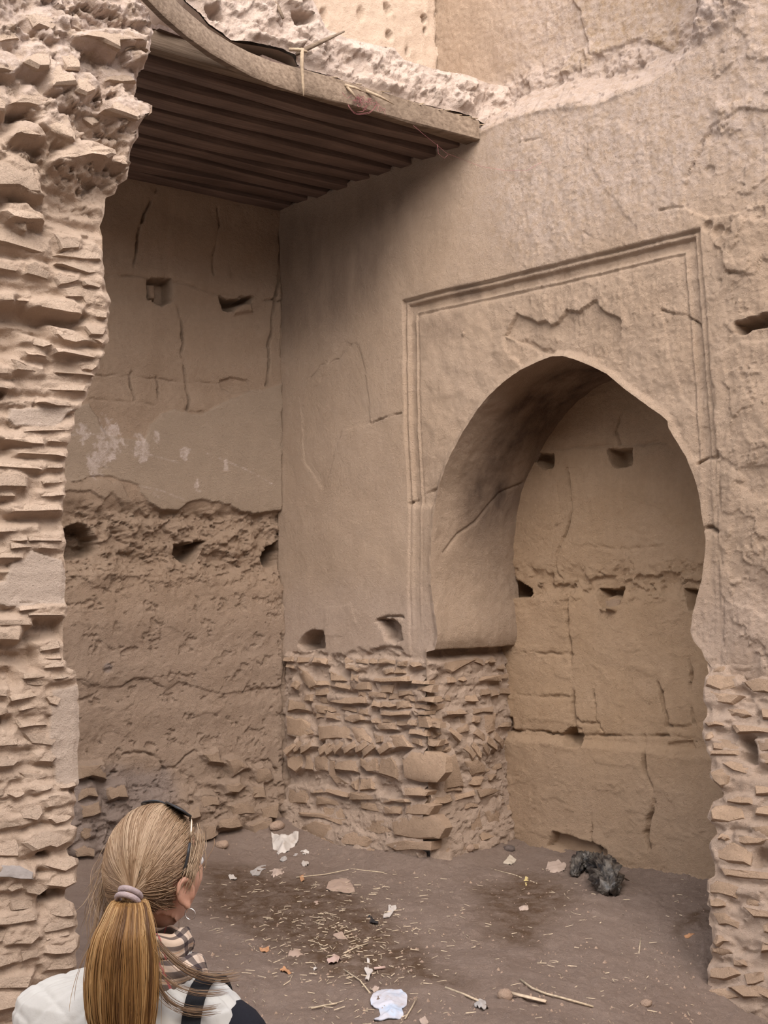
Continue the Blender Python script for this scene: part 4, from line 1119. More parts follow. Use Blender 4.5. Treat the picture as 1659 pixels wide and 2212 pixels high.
wl = empty('wall_left', PL.O); wl['kind'] = 'structure'
LSTONES = [
    ([(67, 98), (92, 90), (111, 109), (113, 135), (105, 150), (80, 152), (52, 132), (60, 112)], .15), ([(131, 98), (156, 100), (172, 123), (168, 155), (143, 152), (127, 123)], .13),
    ([(115, 139), (133, 133), (139, 152), (167, 158), (167, 185), (115, 183), (110, 160)], .17), ([(167, 158), (197, 155), (211, 174), (209, 197), (185, 207), (160, 197)], .15),
    ([(16, 226), (41, 213), (68, 183), (86, 197), (103, 215), (123, 222), (90, 232), (55, 224)], .12), ([(242, 236), (246, 216), (287, 217), (312, 220), (328, 228), (326, 242), (293, 260), (256, 254), (215, 246)], .11),
    ([(166, 76), (200, 62), (260, 60), (322, 72), (320, 84), (262, 88), (256, 110), (215, 85)], .14), ([(264, 115), (293, 107), (318, 114), (322, 92), (303, 88), (266, 96)], .06),
    ([(33, 287), (59, 258), (82, 264), (107, 293), (82, 296), (47, 291)], .16), ([(88, 262), (115, 240), (148, 250), (162, 287), (158, 307), (123, 287)], .14),
    ([(161, 313), (190, 300), (214, 304), (250, 322), (252, 334), (233, 342), (199, 334), (150, 343), (119, 343), (145, 327)], .15), ([(248, 347), (252, 336), (271, 336), (276, 343), (274, 360), (253, 354)], .10),
    ([(-30, 343), (50, 345), (78, 358), (87, 390), (98, 420), (75, 418), (40, 400), (-30, 405)], .12), ([(5, 455), (25, 440), (60, 440), (95, 462), (100, 478), (60, 475), (20, 470)], .10),
    ([(33, 468), (58, 482), (56, 500), (36, 490)], .07), ([(-30, 478), (30, 490), (60, 500), (105, 515), (112, 546), (98, 551), (0, 525), (-30, 520)], .06),
    ([(116, 501), (177, 512), (179, 528), (174, 537), (130, 541), (125, 522)], .08), ([(112, 552), (137, 542), (181, 520), (208, 527), (220, 553), (219, 562), (181, 562)], .05),
    ([(-30, 556), (51, 568), (54, 582), (36, 588), (-30, 578)], .06), ([(56, 571), (76, 562), (105, 575), (114, 590), (105, 604), (54, 590)], .07), ([(116, 571), (163, 562), (219, 568), (222, 588), (192, 593), (163, 584)], .05),
    ([(125, 587), (172, 596), (174, 605), (150, 614), (127, 618), (118, 598)], .08), ([(177, 607), (192, 597), (220, 601), (226, 614), (217, 623), (181, 616)], .06),
    ([(127, 622), (163, 616), (217, 629), (237, 650), (230, 662), (188, 656), (181, 643), (163, 638), (141, 641)], .06), ([(65, 652), (109, 643), (163, 649), (183, 665), (177, 678), (156, 676), (69, 660)], .09),
    ([(-30, 636), (34, 634), (33, 649), (-30, 652)], .08), ([(34, 645), (66, 636), (66, 654), (36, 650)], .05), ([(188, 672), (214, 665), (233, 674), (231, 688), (199, 683)], .04), ([(181, 703), (192, 698), (231, 705), (233, 714), (224, 725), (192, 725)], .06),
    ([(116, 705), (163, 714), (192, 734), (163, 741), (134, 734), (119, 721)], .08), ([(197, 733), (231, 728), (232, 736), (221, 743)], .05), ([(116, 752), (159, 754), (199, 757), (223, 762), (221, 770), (208, 775), (119, 765)], .06),
    ([(54, 721), (101, 734), (112, 746), (94, 752), (51, 739)], .07), ([(49, 756), (87, 757), (100, 770), (58, 766)], .06), ([(27, 775), (49, 785), (94, 795), (92, 804), (33, 799)], .06),
    ([(109, 795), (172, 801), (203, 806), (201, 814), (112, 804)], .03), ([(170, 786), (212, 780), (213, 792), (199, 800), (174, 798)], .04), ([(-30, 790), (20, 795), (24, 806), (-30, 808)], .06), ([(-30, 822), (30, 830), (40, 840), (-30, 838)], .05),
    ([(60, 828), (130, 826), (190, 834), (186, 848), (110, 842), (62, 840)], .02), ([(82, 868), (120, 864), (174, 872), (172, 878), (120, 876)], .04), ([(53, 925), (100, 922), (157, 919), (157, 928), (53, 931)], .04),
    ([(2, 938), (97, 944), (97, 959), (68, 960), (46, 954), (7, 949)], .05), ([(105, 944), (150, 942), (151, 952), (145, 956), (105, 954)], .045), ([(36, 971), (133, 972), (144, 978), (143, 987), (121, 984), (39, 979)], .04),
    ([(-30, 994), (92, 1002), (89, 1013), (30, 1010), (-30, 1006)], .045), ([(95, 1001), (138, 1001), (138, 1011), (96, 1012)], .04), ([(-30, 1018), (48, 1020), (61, 1029), (60, 1052), (-30, 1053)], .07),
    ([(89, 1038), (109, 1029), (139, 1029), (141, 1041), (92, 1047)], .04), ([(83, 1060), (139, 1058), (139, 1070), (85, 1074)], .05), ([(-30, 1062), (30, 1062), (34, 1072), (-30, 1074)], .045), ([(18, 1098), (29, 1087), (134, 1087), (134, 1101), (25, 1106)], .055),
    ([(-30, 1139), (81, 1138), (85, 1147), (-30, 1150)], .04), ([(16, 1154), (60, 1153), (60, 1168), (20, 1169)], .03), ([(64, 1154), (135, 1153), (136, 1168), (64, 1169)], .03), ([(22, 1173), (80, 1172), (80, 1183), (24, 1184)], .03), ([(84, 1173), (138, 1174), (137, 1185), (84, 1185)], .03),
    ([(-30, 1190), (52, 1190), (50, 1206), (-30, 1208)], .03), ([(41, 1309), (90, 1310), (142, 1303), (143, 1312), (43, 1318)], .04), ([(61, 1322), (87, 1318), (141, 1320), (140, 1329), (87, 1331), (62, 1330)], .045), ([(-30, 1338), (69, 1337), (71, 1349), (-30, 1351)], .06),
    ([(-30, 1353), (45, 1351), (49, 1362), (43, 1384), (-30, 1382)], .07), ([(78, 1389), (127, 1382), (133, 1400), (87, 1407)], .03), ([(88, 1412), (132, 1408), (132, 1424), (92, 1424)], .02), ([(90, 1428), (138, 1428), (138, 1439), (93, 1444)], .045), ([(51, 1454), (108, 1454), (108, 1463), (81, 1464), (51, 1466)], .05),
    ([(52, 1468), (105, 1466), (104, 1480), (56, 1480)], .03), ([(115, 1457), (160, 1451), (161, 1462), (115, 1466)], .04), ([(-30, 1488), (18, 1490), (18, 1504), (-30, 1504)], .05), ([(21, 1505), (50, 1481), (99, 1493), (90, 1504), (24, 1513)], .05),
    ([(39, 1525), (90, 1511), (99, 1528), (66, 1531), (41, 1534)], .045), ([(96, 1506), (120, 1493), (136, 1511), (124, 1525), (105, 1520)], .025), ([(-30, 1517), (17, 1527), (21, 1537), (9, 1546), (-30, 1546)], .06),
    ([(30, 1550), (95, 1548), (100, 1566), (40, 1570)], .02), ([(-30, 1582), (30, 1584), (44, 1596), (42, 1609), (-30, 1615)], .05), ([(45, 1582), (105, 1580), (130, 1596), (115, 1612), (66, 1606)], .025),
    ([(-30, 1631), (23, 1632), (45, 1647), (30, 1655), (-30, 1656)], .05), ([(78, 1626), (99, 1620), (124, 1635), (115, 1647), (81, 1644)], .035), ([(40, 1670), (80, 1668), (110, 1676), (60, 1688)], .025),
    ([(62, 1701), (90, 1695), (116, 1693), (115, 1702), (84, 1711), (60, 1707)], .05), ([(15, 1716), (35, 1708), (59, 1705), (56, 1716), (30, 1722)], .04), ([(121, 1702), (165, 1688), (166, 1695), (130, 1705)], .04), ([(-30, 1700), (12, 1702), (12, 1720), (-30, 1720)], .04),
    ([(93, 1728), (105, 1717), (151, 1713), (162, 1732), (130, 1740), (102, 1747)], .06), ([(41, 1747), (63, 1735), (93, 1738), (96, 1756), (81, 1773), (48, 1768)], .05), ([(104, 1768), (118, 1750), (157, 1746), (158, 1764), (145, 1775), (118, 1779)], .045),
    ([(-30, 1756), (41, 1762), (63, 1781), (-30, 1800)], .05), ([(50, 1823), (75, 1797), (136, 1788), (163, 1786), (164, 1800), (158, 1817), (121, 1830), (105, 1827), (69, 1838)], .06), ([(-30, 1812), (40, 1806), (46, 1830), (40, 1850), (-30, 1850)], .03),
    ([(84, 1868), (115, 1853), (163, 1852), (167, 1868), (140, 1883), (105, 1876)], .06), ([(81, 1897), (121, 1888), (163, 1887), (165, 1904), (142, 1916), (96, 1915), (84, 1904)], .06),
    ([(8, 1919), (23, 1904), (50, 1904), (50, 1916), (23, 1928)], .06), ([(53, 1913), (84, 1907), (108, 1919), (84, 1933), (56, 1927)], .05), ([(-30, 1986), (24, 1976), (75, 1965), (83, 1977), (80, 1988), (15, 1998), (-30, 2000)], .07),
    ([(20, 1944), (75, 1940), (76, 1962), (24, 1968)], .03), ([(108, 1960), (128, 1949), (155, 1952), (162, 1977), (136, 1982), (105, 1976)], .05), ([(84, 1995), (108, 1983), (163, 1984), (165, 2001), (124, 2009), (93, 2018)], .05),
    ([(12, 2044), (21, 2006), (54, 2001), (87, 2010), (90, 2024), (69, 2040)], .08), ([(92, 2022), (151, 2011), (152, 2018), (111, 2027), (96, 2031)], .05), ([(92, 2045), (136, 2027), (170, 2024), (170, 2045), (157, 2059), (116, 2063), (93, 2061)], .07),
    ([(-30, 2008), (15, 2015), (9, 2034), (-30, 2046)], .06), ([(44, 2056), (87, 2046), (84, 2068), (45, 2077)], .055), ([(-30, 2051), (41, 2054), (42, 2077), (-30, 2100)], .06), ([(-30, 2116), (75, 2105), (63, 2131), (-30, 2138)], .06), ([(-30, 2146), (54, 2137), (42, 2176), (-30, 2192)], .06),
    ([(95, 2072), (160, 2066), (162, 2092), (98, 2098)], .05), ([(60, 2150), (120, 2146), (124, 2170), (64, 2176)], .05), ([(-30, 60), (30, 55), (45, 85), (-30, 100)], .10), ([(-30, 118), (25, 116), (50, 138), (30, 158), (-30, 155)], .12),
    ([(220, 150), (290, 158), (292, 182), (225, 176)], .05), ([(60, 30), (110, 15), (150, 40), (110, 70), (70, 60)], .10), ([(-30, 185), (10, 190), (22, 215), (15, 240), (-30, 236)], .12), ([(185, 240), (212, 236), (225, 262), (195, 275), (178, 258)], .07),
]
for poly, hf in LSTONES:
    stone_px(PL, poly, hf * (1 if poly[0][1] < 470 else 0.62), M['fbrick'], wl, rough=0.010 if poly[0][1] < 470 else 0.006, jit=0.003, tilt=0.03 if poly[0][1] < 470 else 0.012, rnd=0.78 if poly[0][1] < 470 else 0.85)
z = LEFT[-1][1] + 0.1                                # courses going on beyond the picture
while z < ZT:
    s_ = PL.st(-30, 1300)[0] + rng.uniform(0.0, 0.1)
    while s_ < 0.98:
        w = rng.uniform(0.12, 0.30)
        if rng.random() < 0.62:
            stone_ab(PL, rect_ab(s_ + w / 2, z, w * 0.92, rng.uniform(0.04, 0.06), rng.gauss(0, 0.04)), rng.uniform(0.01, 0.045), M['fbrick'], wl, rough=0.007, jit=0.008)
        s_ += w
    z += 0.085
_g = stone_px(PL, [(-30, 1866), (35, 1866), (60, 1879), (81, 1886), (75, 1900), (45, 1901), (15, 1894), (-30, 1895)], .06, plain('grey_stone', (0.30, 0.265, 0.245), 0.9, 0.15, 20, 0.5), wl, name='stone')
_g['label'] = 'grey stone'
wall_grid('masonry_face', PL, min(p[0] for p in LEFT) - 0.02, 1.0, LEFT[-1][1], LEFT[0][1], 0.0065, h_left, M['front'], wl, keep=LEFT_OUT)
wall_grid('plain_face', PL, 1.0, 7.0, -0.6, 6.2, 0.15, lambda F: F.h.__iadd__(0.04 * fbm(F.a, F.b, 1.5, 3, 281)), M['front'], wl)
back_strip('broken_end', PL, LEFT, 0.55, M['front'], wl, 0, len(LEFT), 0.06)
# ------------------------------------------------------------------ ceiling of joists and boards, its earth roof
ceil_ = empty('ceiling', PA.pos(S_EDGE, ZC)); ceil_['kind'] = 'structure'
PR = Plane(PA.pos(S_EDGE, 0.0), UB, n=NB)
YAW_B = math.atan2(UB[1], UB[0])
YAW_A = math.atan2(UA[1], UA[0])


def bar(name, p, yaw, L, w, h, mat, parent, wob=0.006, seg=14, roll=0.0, sag=0.0):
    """A hewn timber with its length on its own x axis."""
    V, Fc = [], []
    prof = [(-.5, -.42), (-.42, -.5), (.42, -.5), (.5, -.42), (.5, .5), (-.5, .5)]
    k = len(prof); ph = rng.uniform(0, 9)
    for i in range(seg + 1):
        t = i / seg
        dy = wob * math.sin(3.1 * t * L + ph); dz = wob * math.sin(2.3 * t * L + ph * 2) - sag * math.sin(math.pi * t)
        sw = 1 + 0.08 * math.sin(4 * t * L + ph * 3)
        for a, b in prof:
            V.append((t * L, a * w * sw + dy + rng.uniform(-.0025, .0025), b * h + dz + rng.uniform(-.0025, .0025)))
    for i in range(seg):
        for j in range(k):
            a = i * k + j; b = i * k + (j + 1) % k
            Fc.append((a, b, b + k, a + k))
    Fc.append(tuple(reversed(range(k)))); Fc.append(tuple(seg * k + j for j in range(k)))
    o = pymesh(name, V, Fc, mat, parent, True, 35)
    o.matrix_parent_inverse = Matrix.Identity(4)
    off = Vector(p) - (parent.location if parent else Vector((0, 0, 0)))
    o.matrix_basis = Matrix.Translation(off) @ Matrix.Rotation(yaw, 4, 'Z') @ Matrix.Rotation(roll, 4, 'X')
    return o


NJ = 9
for i in range(NJ):
    s_ = 0.06 + i * (S_EDGE - 0.16) / (NJ - 0.4)
    p = PA.pos(s_, ZC + 0.055) + DA * 0.05
    bar('joist', p, YAW_B + rng.uniform(-.006, .006), 4.3, rng.uniform(.13, .16), 0.11, M['joist'], ceil_, 0.008, 16, rng.uniform(-.1, .1), 0.02)
for i in range(17):                                           # boards over the joists
    p = PA.pos(-0.02, ZC + 0.135) + UB * (i * 0.255 + 0.02)
    bar('board', p, YAW_A + rng.uniform(-.01, .01), S_EDGE + 0.03, 0.25, 0.03, M['joist'], ceil_, 0.003, 6)
p = PA.pos(S_EDGE - 0.06, ZC + 0.08) + DA * 0.06
bar('edge_beam', p, YAW_B, 4.3, 0.10, 0.15, M['beam'], ceil_, 0.006, 16)['label'] = 'pale weathered edge beam'

# warped front plank, sprung away from the beam at its left end
ctr = [(1034, 283, 0.0, 0.155), (960, 262, 0.0, 0.165), (890, 243, 0.005, 0.17), (820, 223, 0.005, 0.175), (760, 205, 0.01, 0.18), (700, 189, 0.015, 0.18), (640, 172, 0.03, 0.18), (590, 158, 0.05, 0.18),
       (540, 138, 0.08, 0.18), (500, 118, 0.11, 0.18), (450, 86, 0.16, 0.19), (400, 48, 0.22, 0.2), (350, 2, 0.29, 0.2), (300, -50, 0.37, 0.2)]
V, Fc = [], []
for i, (x, y, h, hh_) in enumerate(ctr):
    a, b = PR.st(x, y, h + 0.03)
    jj = 0.006
    # the section leans so that the face looks up a little towards the left end
    ln = 0.25 * max(0, (7 - abs(i - 10)) / 7) if i > 5 else 0.0
    for db, dh in ((-.5, .03), (-.42, .04), (.42, .04), (.5, .03), (.5, -.012), (-.5, -.012)):
        V.append(tuple(PR.pos(a, b + db * hh_ + rng.uniform(-jj, jj) * (abs(db) == .5), h + 0.0 + dh - ln * db * hh_)))
n6 = 6
for i in range(len(ctr) - 1):
    for j in range(n6):
        a = i * n6 + j; b = i * n6 + (j + 1) % n6
        Fc.append((a, a + n6, b + n6, b))
Fc.append(tuple(range(n6))); Fc.append(tuple((len(ctr) - 1) * n6 + j for j in reversed(range(n6))))
pl = pymesh('warped_plank', V, Fc, M['beam'], ceil_, True, 40)
pl['label'] = 'long warped front plank bent up at the left'

# earth of the roof
ROOF_PX = [(1075, 290), (1040, 268), (1010, 250), (960, 237), (925, 228), (890, 222), (850, 212), (820, 205), (790, 193), (760, 181), (720, 169), (690, 160), (645, 148), (632, 122), (600, 108), (560, 100), (520, 94), (500, 90), (478, 74),
           (450, 55), (430, 30), (400, 5), (350, -70), (560, -110), (660, -30), (690, 40), (700, 62), (745, 82), (800, 96), (850, 104), (872, 132), (915, 142), (960, 156), (1010, 165), (1060, 182), (1110, 192), (1130, 260)]
ROOF = PR.pp(ROOF_PX)


def h_roof(F):
    a, b = F.a, F.b
    F.h += 0.06 * fbm(a, b, 3.0, 6, 301, 0.65) + 0.02 * billow(a, b, 22, 3, 302) + flake(a, b, 5, 0.03, 303, 0.05, 0.04) + 0.02
    F.poly(PR.pp([(500, 88), (560, 78), (640, 100), (640, 130), (560, 110), (500, 100)]), 0.10, 0.02, 0.03, 6, 304)
    F.poly(PR.pp([(628, 32), (665, 36), (668, 50), (640, 56)]), -0.14, 0.02, 0.01, 6, 305)
    F.poly(PR.pp([(440, 20), (470, 22), (480, 45), (455, 45)]), -0.10, 0.02, 0.02, 6, 306)
    F.poly(PR.pp([(690, 90), (800, 130), (790, 160), (700, 140)]), -0.03, 0.03, 0.03, 5, 307)
    F.mask('pale', np.full(a.shape, 0.35))
    F.h *= 0.3 + 0.7 * sst(0, 0.08, seg_dist(a, b, ROOF, True))


rf = empty('roof', PR.pos(0.5, ZC)); rf['kind'] = 'structure'
A_ = [p[0] for p in ROOF]; B_ = [p[1] for p in ROOF]
wall_grid('mud_layer', PR, min(A_), max(A_), min(B_), max(B_), 0.012, h_roof, M['roofearth'], rf, keep=ROOF)
back_strip('mud_layer_inside', PR, ROOF + [ROOF[0]], 2.0, M['roofearth'], rf, 0, len(ROOF) + 1)
# thin layer of reeds under the mud, ragged along the edge
for i in range(26):
    x = 660 + i * 15 + rng.uniform(-5, 5)
    y = np.interp(x, [640, 690, 760, 820, 890, 960, 1040], [148, 160, 181, 205, 222, 237, 268])
    a, b = PR.st(x, y, 0.03)
    L = rng.uniform(0.12, 0.3)
    p0 = PR.pos(a, b, -0.1); p1 = PR.pos(a - L, b + rng.uniform(-.01, .015) - L * 0.0, rng.uniform(0.02, 0.07))
    tube_obj('reed', [p0, p1], [0.008, 0.004], M['reed'], rf, 5)

# upper storey wall above the roof
_u = PA.st(945, 80, -0.34)
PU = Plane(PA.pos(_u[0], 0.0, -0.34), UB, n=NB)


def h_upper(F):
    a, b = F.a, F.b
    F.h += 0.03 * fbm(a, b, 1.2, 4, 311) + 0.008 * fbm(a, b, 12, 4, 312) + 0.004 * billow(a, b, 34, 3, 313)
    F.crack(PU.pp([(946, -40), (944, 60), (950, 180)]), 0.06, 0.02, 0.02, 6, 314)
    for c, r, d in (((915, 42), 0.03, 0.08), ((918, 65), 0.02, 0.06), ((835, 20), 0.04, 0.05), ((838, 75), 0.035, 0.05), ((700, 35), 0.05, 0.05), ((780, 30), 0.05, 0.03), ((880, 110), 0.03, 0.05)):
        p = PU.st(*c)
        F.h -= d * sst(r, r * 0.5, np.hypot(a - p[0], (b - p[1]) * 0.7) + 0.02 * fbm(a, b, 15, 3, 315))
    F.h += 0.02 * fbm(a, b * 0.3, 5, 3, 316) * sst(0.9, 0.2, a)


wu = empty('wall_upper', PU.pos(0, ZC)); wu['kind'] = 'structure'
wall_grid('earth_face', PU, -0.05, 4.2, ZC + 0.1, 8.2, 0.016, h_upper, M['front'], wu)

# sticks left standing out of the roof edge
def pr(x, y, h):
    a, b = PR.st(x, y, h)
    return PR.pos(a, b, h)


tag(tube_obj('stick', [pr(640, 118, .05), pr(662, 106, .12), pr(700, 88, .14), pr(744, 68, .16)], [.012, .017, .015, .006], M['beam'], None, 7), 'dark stick jutting up to the right from the broken roof edge', 'stick')
tag(tube_obj('stick', [pr(653, 104, .16), pr(652, 140, .14), pr(655, 185, .12), pr(656, 207, .12)], [.014, .013, .011, .004], M['reed'], None, 7), 'pale thin stick hanging down in front of the warped roof plank', 'stick')
tag(tube_obj('stick', [pr(625, 107, .10), pr(645, 107, .15), pr(664, 112, .17)], [.012, .012, .008], M['reed'], None, 6), 'short pale stick lying level where the two other roof sticks cross', 'stick')
tag(tube_obj('stick', [pr(585, -6, .0), pr(600, 14, .05), pr(612, 40, .08)], [.014, .014, .01], M['beam'], None, 6), 'short stub of stick in the mud at the very top of the roof', 'stick')
for q, (p0, p1) in enumerate((((748, 186), (772, 216)), ((790, 196), (852, 226)), ((745, 184), (790, 200)))):
    tag(tube_obj('splinter', [pr(*p0, .05), pr((p0[0] + p1[0]) / 2, (p0[1] + p1[1]) / 2 - 2, .10), pr(*p1, .09)], [.012, .010, .002], M['reed'], None, 5),
        ('short pale splinter drooping over the front plank beside the pink thread', 'long pale splinter of reed along the top of the front plank', 'pale splinter at the left start of the frayed reeds above the plank')[q], 'splinter')
M['thread'] = plain('thread', (0.33, 0.13, 0.13), 0.9, 0.2, 40)


def curve_obj(name, pts_list, rad, mat, parent=None):
    V, Fc = [], []
    for pts in pts_list:
        v, f = tube(pts, rad, 3)
        b = len(V)
        V += v; Fc += [tuple(i + b for i in x) for x in f]
    return pymesh(name, V, Fc, mat, parent, True)


loops = []
for i in range(16):
    t = rng.random()
    x0 = 748 + 75 * t; y0 = 205 + 22 * t
    xx, yy = x0, y0
    pts = []
    for k in range(14):
        pts.append(tuple(pr(xx, yy, .07 + rng.uniform(-.01, .03))))
        xx += rng.gauss(0, 5); yy += rng.gauss(0.9, 4.5)
        xx = min(max(xx, 740), 832); yy = min(max(yy, 200 + (xx - 745) * .1), 252)
    loops.append(pts)
sw = [tuple(pr(752 + 60 * t, 228 + 22 * math.sin(math.pi * t) + 3 * math.sin(9 * t), .09)) for t in np.linspace(0, 1, 14)]
loops += [sw, [tuple(np.array(p) + (0, 0, .008)) for p in sw]]
tag(curve_obj('thread_tangle', loops, .0013, M['thread']), 'tangle of dusty pink thread snagged on the front plank', 'thread')
ln = [(893, 271), (915, 290), (940, 310), (965, 331), (1000, 345), (1040, 360), (1090, 368), (1140, 368), (1170, 350)]
h2 = [tuple(pr(x, y, .07)) for x, y in ln[:4]]
h3 = [tuple(PA.pos(*PA.st(x, y, .02), .02)) for x, y in ln[4:]]
lp = [tuple(pr(x, y, .075)) for x, y in ((945, 312), (947, 332), (960, 342), (968, 334))]
tag(curve_obj('thread', [h2 + h3, lp], .0012, M['thread']), 'single pink thread strung from the front plank across to the arch wall', 'thread')

# unseen rest of the court: wall behind the camera, added to shade lower parts
wf = empty('unseen_wall', (0, -4.5, 0)); wf['kind'] = 'structure'
PF = Plane((-9, -4.5, 0), (1, 0, 0), n=(0, 1, 0))
wall_grid('plain_face', PF, 0, 24, -0.6, 7.8, 0.25, lambda F: F.h.__iadd__(0.08 * fbm(F.a, F.b, 1.0, 3, 321)), M['front'], wf)
# ------------------------------------------------------------------ litter on the earth floor
def mat_sheet(name, col, var=0.12, rough=0.75, tint=None):
    m = MB(name)
    c = m.mix(m.ramp(m.noise(14, 4), 0.35, 0.7), col, tuple(x * (1 - var) for x in col))
    if tint:
        c = m.mix(m.mul(m.ramp(m.noise(5, 3), 0.5, 0.62), 0.7), c, tint)
    c = m.mix(m.mul(m.ramp(m.noise(22, 5, 0.7), 0.55, 0.7), 0.5), c, (0.34, 0.24, 0.17))
    return m.done(c, rough, m.bump(m.noise(60, 4), 0.3, 0.004), 0.3)


def sheet(name, px, mat, label, cat, amp=0.02, lift=0.012, res=20, curl=0.0, sd=None, group=None):
    """A crumpled sheet lying on the ground: an outline on the floor, folds across it."""
    P_ = [on_floor(*p) for p in px]
    xy = [(float(p[0]), float(p[1])) for p in P_]
    xs = [p[0] for p in xy]; ys = [p[1] for p in xy]
    cx, cy = sum(xs) / len(xs), sum(ys) / len(ys)
    w, h = max(xs) - min(xs), max(ys) - min(ys)
    A = np.linspace(min(xs), max(xs), res); B = np.linspace(min(ys), max(ys), res)
    a, b = [q.ravel().copy() for q in np.meshgrid(A, B)]
    q = grid_quads(res, res)
    ok = inside(a[q].mean(1), b[q].mean(1), xy)
    ud = np.zeros(len(a), bool); ud[q[ok].ravel()] = True
    dd = np.zeros(len(a), bool); dd[q[~ok].ravel()] = True
    rim = np.zeros(len(a), bool)
    rim |= (a == A[0]) | (a == A[-1]) | (b == B[0]) | (b == B[-1])
    e = ud & (dd | rim)
    a[e], b[e] = snap_to(a[e], b[e], xy)
    q = q[ok]
    us = np.unique(q); rm = np.full(len(a), -1, np.int64); rm[us] = np.arange(len(us))
    a, b, q = a[us], b[us], rm[q]
    sd = sd or rng.randrange(9999)
    sc = 1.6 / max(w, h)
    ridge = 0.25 - np.abs(perlin((a - cx) * sc * 1.7 + sd, (b - cy) * sc * 1.7, sd)) + 0.5 * (0.2 - np.abs(perlin((a - cx) * sc * 4 + sd, (b - cy) * sc * 4, sd + 1)))
    d = seg_dist(a, b, xy, True) / max(w, h)
    z = floor_z(a, b) + 0.004 + lift * sst(0, 0.2, d) + amp * np.maximum(ridge, -0.1) * 2 + curl * np.hypot((a - cx) / w, (b - cy) / h) ** 2
    n = len(a)
    co = np.concatenate([np.stack([a, b, z + 0.0015], 1), np.stack([a, b, z - 0.0015], 1)])
    qq = np.concatenate([q, q[:, ::-1] + n])
    co -= np.array([cx, cy, float(floor_z(cx, cy))])
    o = npmesh(name, co, qq, mat)
    o.location = (cx, cy, float(floor_z(cx, cy)))
    return tag(o, label, cat, group)


def pebble(name, px, size, mat, label, cat, flat=0.6, kind=None):
    c = on_floor(*px)
    bm = bmesh.new()
    bmesh.ops.create_icosphere(bm, subdivisions=2, radius=1)
    sd = rng.uniform(0, 99)
    for v in bm.verts:
        n = 1 + 0.22 * float(perlin(np.array([v.co.x * 1.3 + sd]), np.array([v.co.y * 1.3 + v.co.z * 1.7]), 3)[0]) + rng.uniform(-.02, .02)
        v.co = Vector((v.co.x * size[0], v.co.y * size[1], v.co.z * size[0] * flat)) * n
    me = bpy.data.meshes.new(name); bm.to_mesh(me); bm.free()
    me.polygons.foreach_set('use_smooth', [True] * len(me.polygons))
    o = link(name, me, mat)
    o.location = (c[0], c[1], float(floor_z(c[0], c[1])) + size[0] * flat * 0.55)
    o.rotation_euler = (rng.uniform(-.1, .1), rng.uniform(-.1, .1), rng.uniform(0, 3))
    return tag(o, label, cat)


def ground_stick(name, pts, r, mat, label, cat, z=0.006, flat=1.0):
    P_ = []
    for x, y in pts:
        p = on_floor(x, y); P_.append((p[0], p[1], float(floor_z(p[0], p[1])) + z + r))
    return tag(tube_obj(name, P_, [(r, r * flat)] * len(P_), mat, None, 6), label, cat)


M['white'] = mat_sheet('paper_white', (0.50, 0.445, 0.40))
M['bluewhite'] = mat_sheet('plastic_bluewhite', (0.52, 0.51, 0.55), 0.12, 0.5, (0.42, 0.52, 0.66))
M['cream'] = mat_sheet('paper_cream', (0.50, 0.42, 0.33))
M['dusty'] = mat_sheet('card_dusty', (0.37, 0.265, 0.205))
M['beigep'] = mat_sheet('paper_beige', (0.42, 0.32, 0.26))
M['pinkp'] = mat_sheet('paper_pink', (0.46, 0.32, 0.27))
M['orange'] = mat_sheet('leaf_orange', (0.45, 0.23, 0.115))
M['greyp'] = mat_sheet('scrap_grey', (0.38, 0.345, 0.32), 0.15, 0.5)
M['yellow'] = mat_sheet('wrapper_yellow', (0.60, 0.47, 0.20))
M['blackp'] = MB('plastic_black').done((0.02, 0.02, 0.022), 0.38, None, 0.5)
M['stone'] = earth('earth_loose_stone', (0.40, 0.28, 0.20), (0.37, 0.265, 0.205), stone=True)
M['straw'] = plain('straw', (0.42, 0.33, 0.23), 0.85, 0.3, 50)

sheet('plastic_bag', [(586, 1802), (604, 1806), (618, 1812), (630, 1806), (634, 1799), (645, 1800), (644, 1818), (634, 1835), (622, 1845), (600, 1847), (590, 1838), (588, 1820)], M['white'],
      'crumpled off-white bag lying at the foot of the back corner', 'bag', 0.035, 0.05, 26)
sheet('plastic_sheet', [(808, 2150), (824, 2138), (845, 2137), (866, 2140), (880, 2155), (878, 2175), (868, 2182), (872, 2195), (862, 2204), (812, 2208), (804, 2205), (822, 2195), (818, 2182), (802, 2175), (800, 2165)], M['bluewhite'],
      'crumpled bluish-white plastic sheet at the bottom of the picture', 'plastic sheet', 0.016, 0.02, 34)
sheet('paper_scrap', [(839, 1953), (852, 1952), (857, 1964), (848, 1974), (842, 1984), (828, 1984), (828, 1977), (839, 1970)], M['white'], 'white L-shaped paper scrap on the floor in front of the pier', 'paper', 0.01, 0.008, 14)
sheet('paper_scrap', [(1101, 1848), (1116, 1858), (1104, 1870), (1086, 1866)], M['cream'], 'cream four-sided paper scrap below the pier side', 'paper', 0.008, 0.01, 12)
sheet('cardboard', [(710, 1908), (722, 1900), (748, 1897), (758, 1906), (768, 1928), (755, 1932), (738, 1930), (722, 1928), (704, 1922)], M['dusty'], 'dusty torn piece of cardboard half sunk in the dark earth', 'cardboard', 0.01, 0.012, 18)
sheet('tile_shard', [(540, 1885), (546, 1876), (560, 1871), (574, 1870), (574, 1878), (565, 1882), (560, 1892), (545, 1893)], M['greyp'], 'pale curved shard on the floor right of the woman', 'shard', 0.003, 0.012, 14)
sheet('tile_shard', [(604, 1860), (610, 1852), (624, 1850), (620, 1858), (612, 1863)], M['greyp'], 'small grey shard just below the off-white bag', 'shard', 0.004, 0.01, 10)
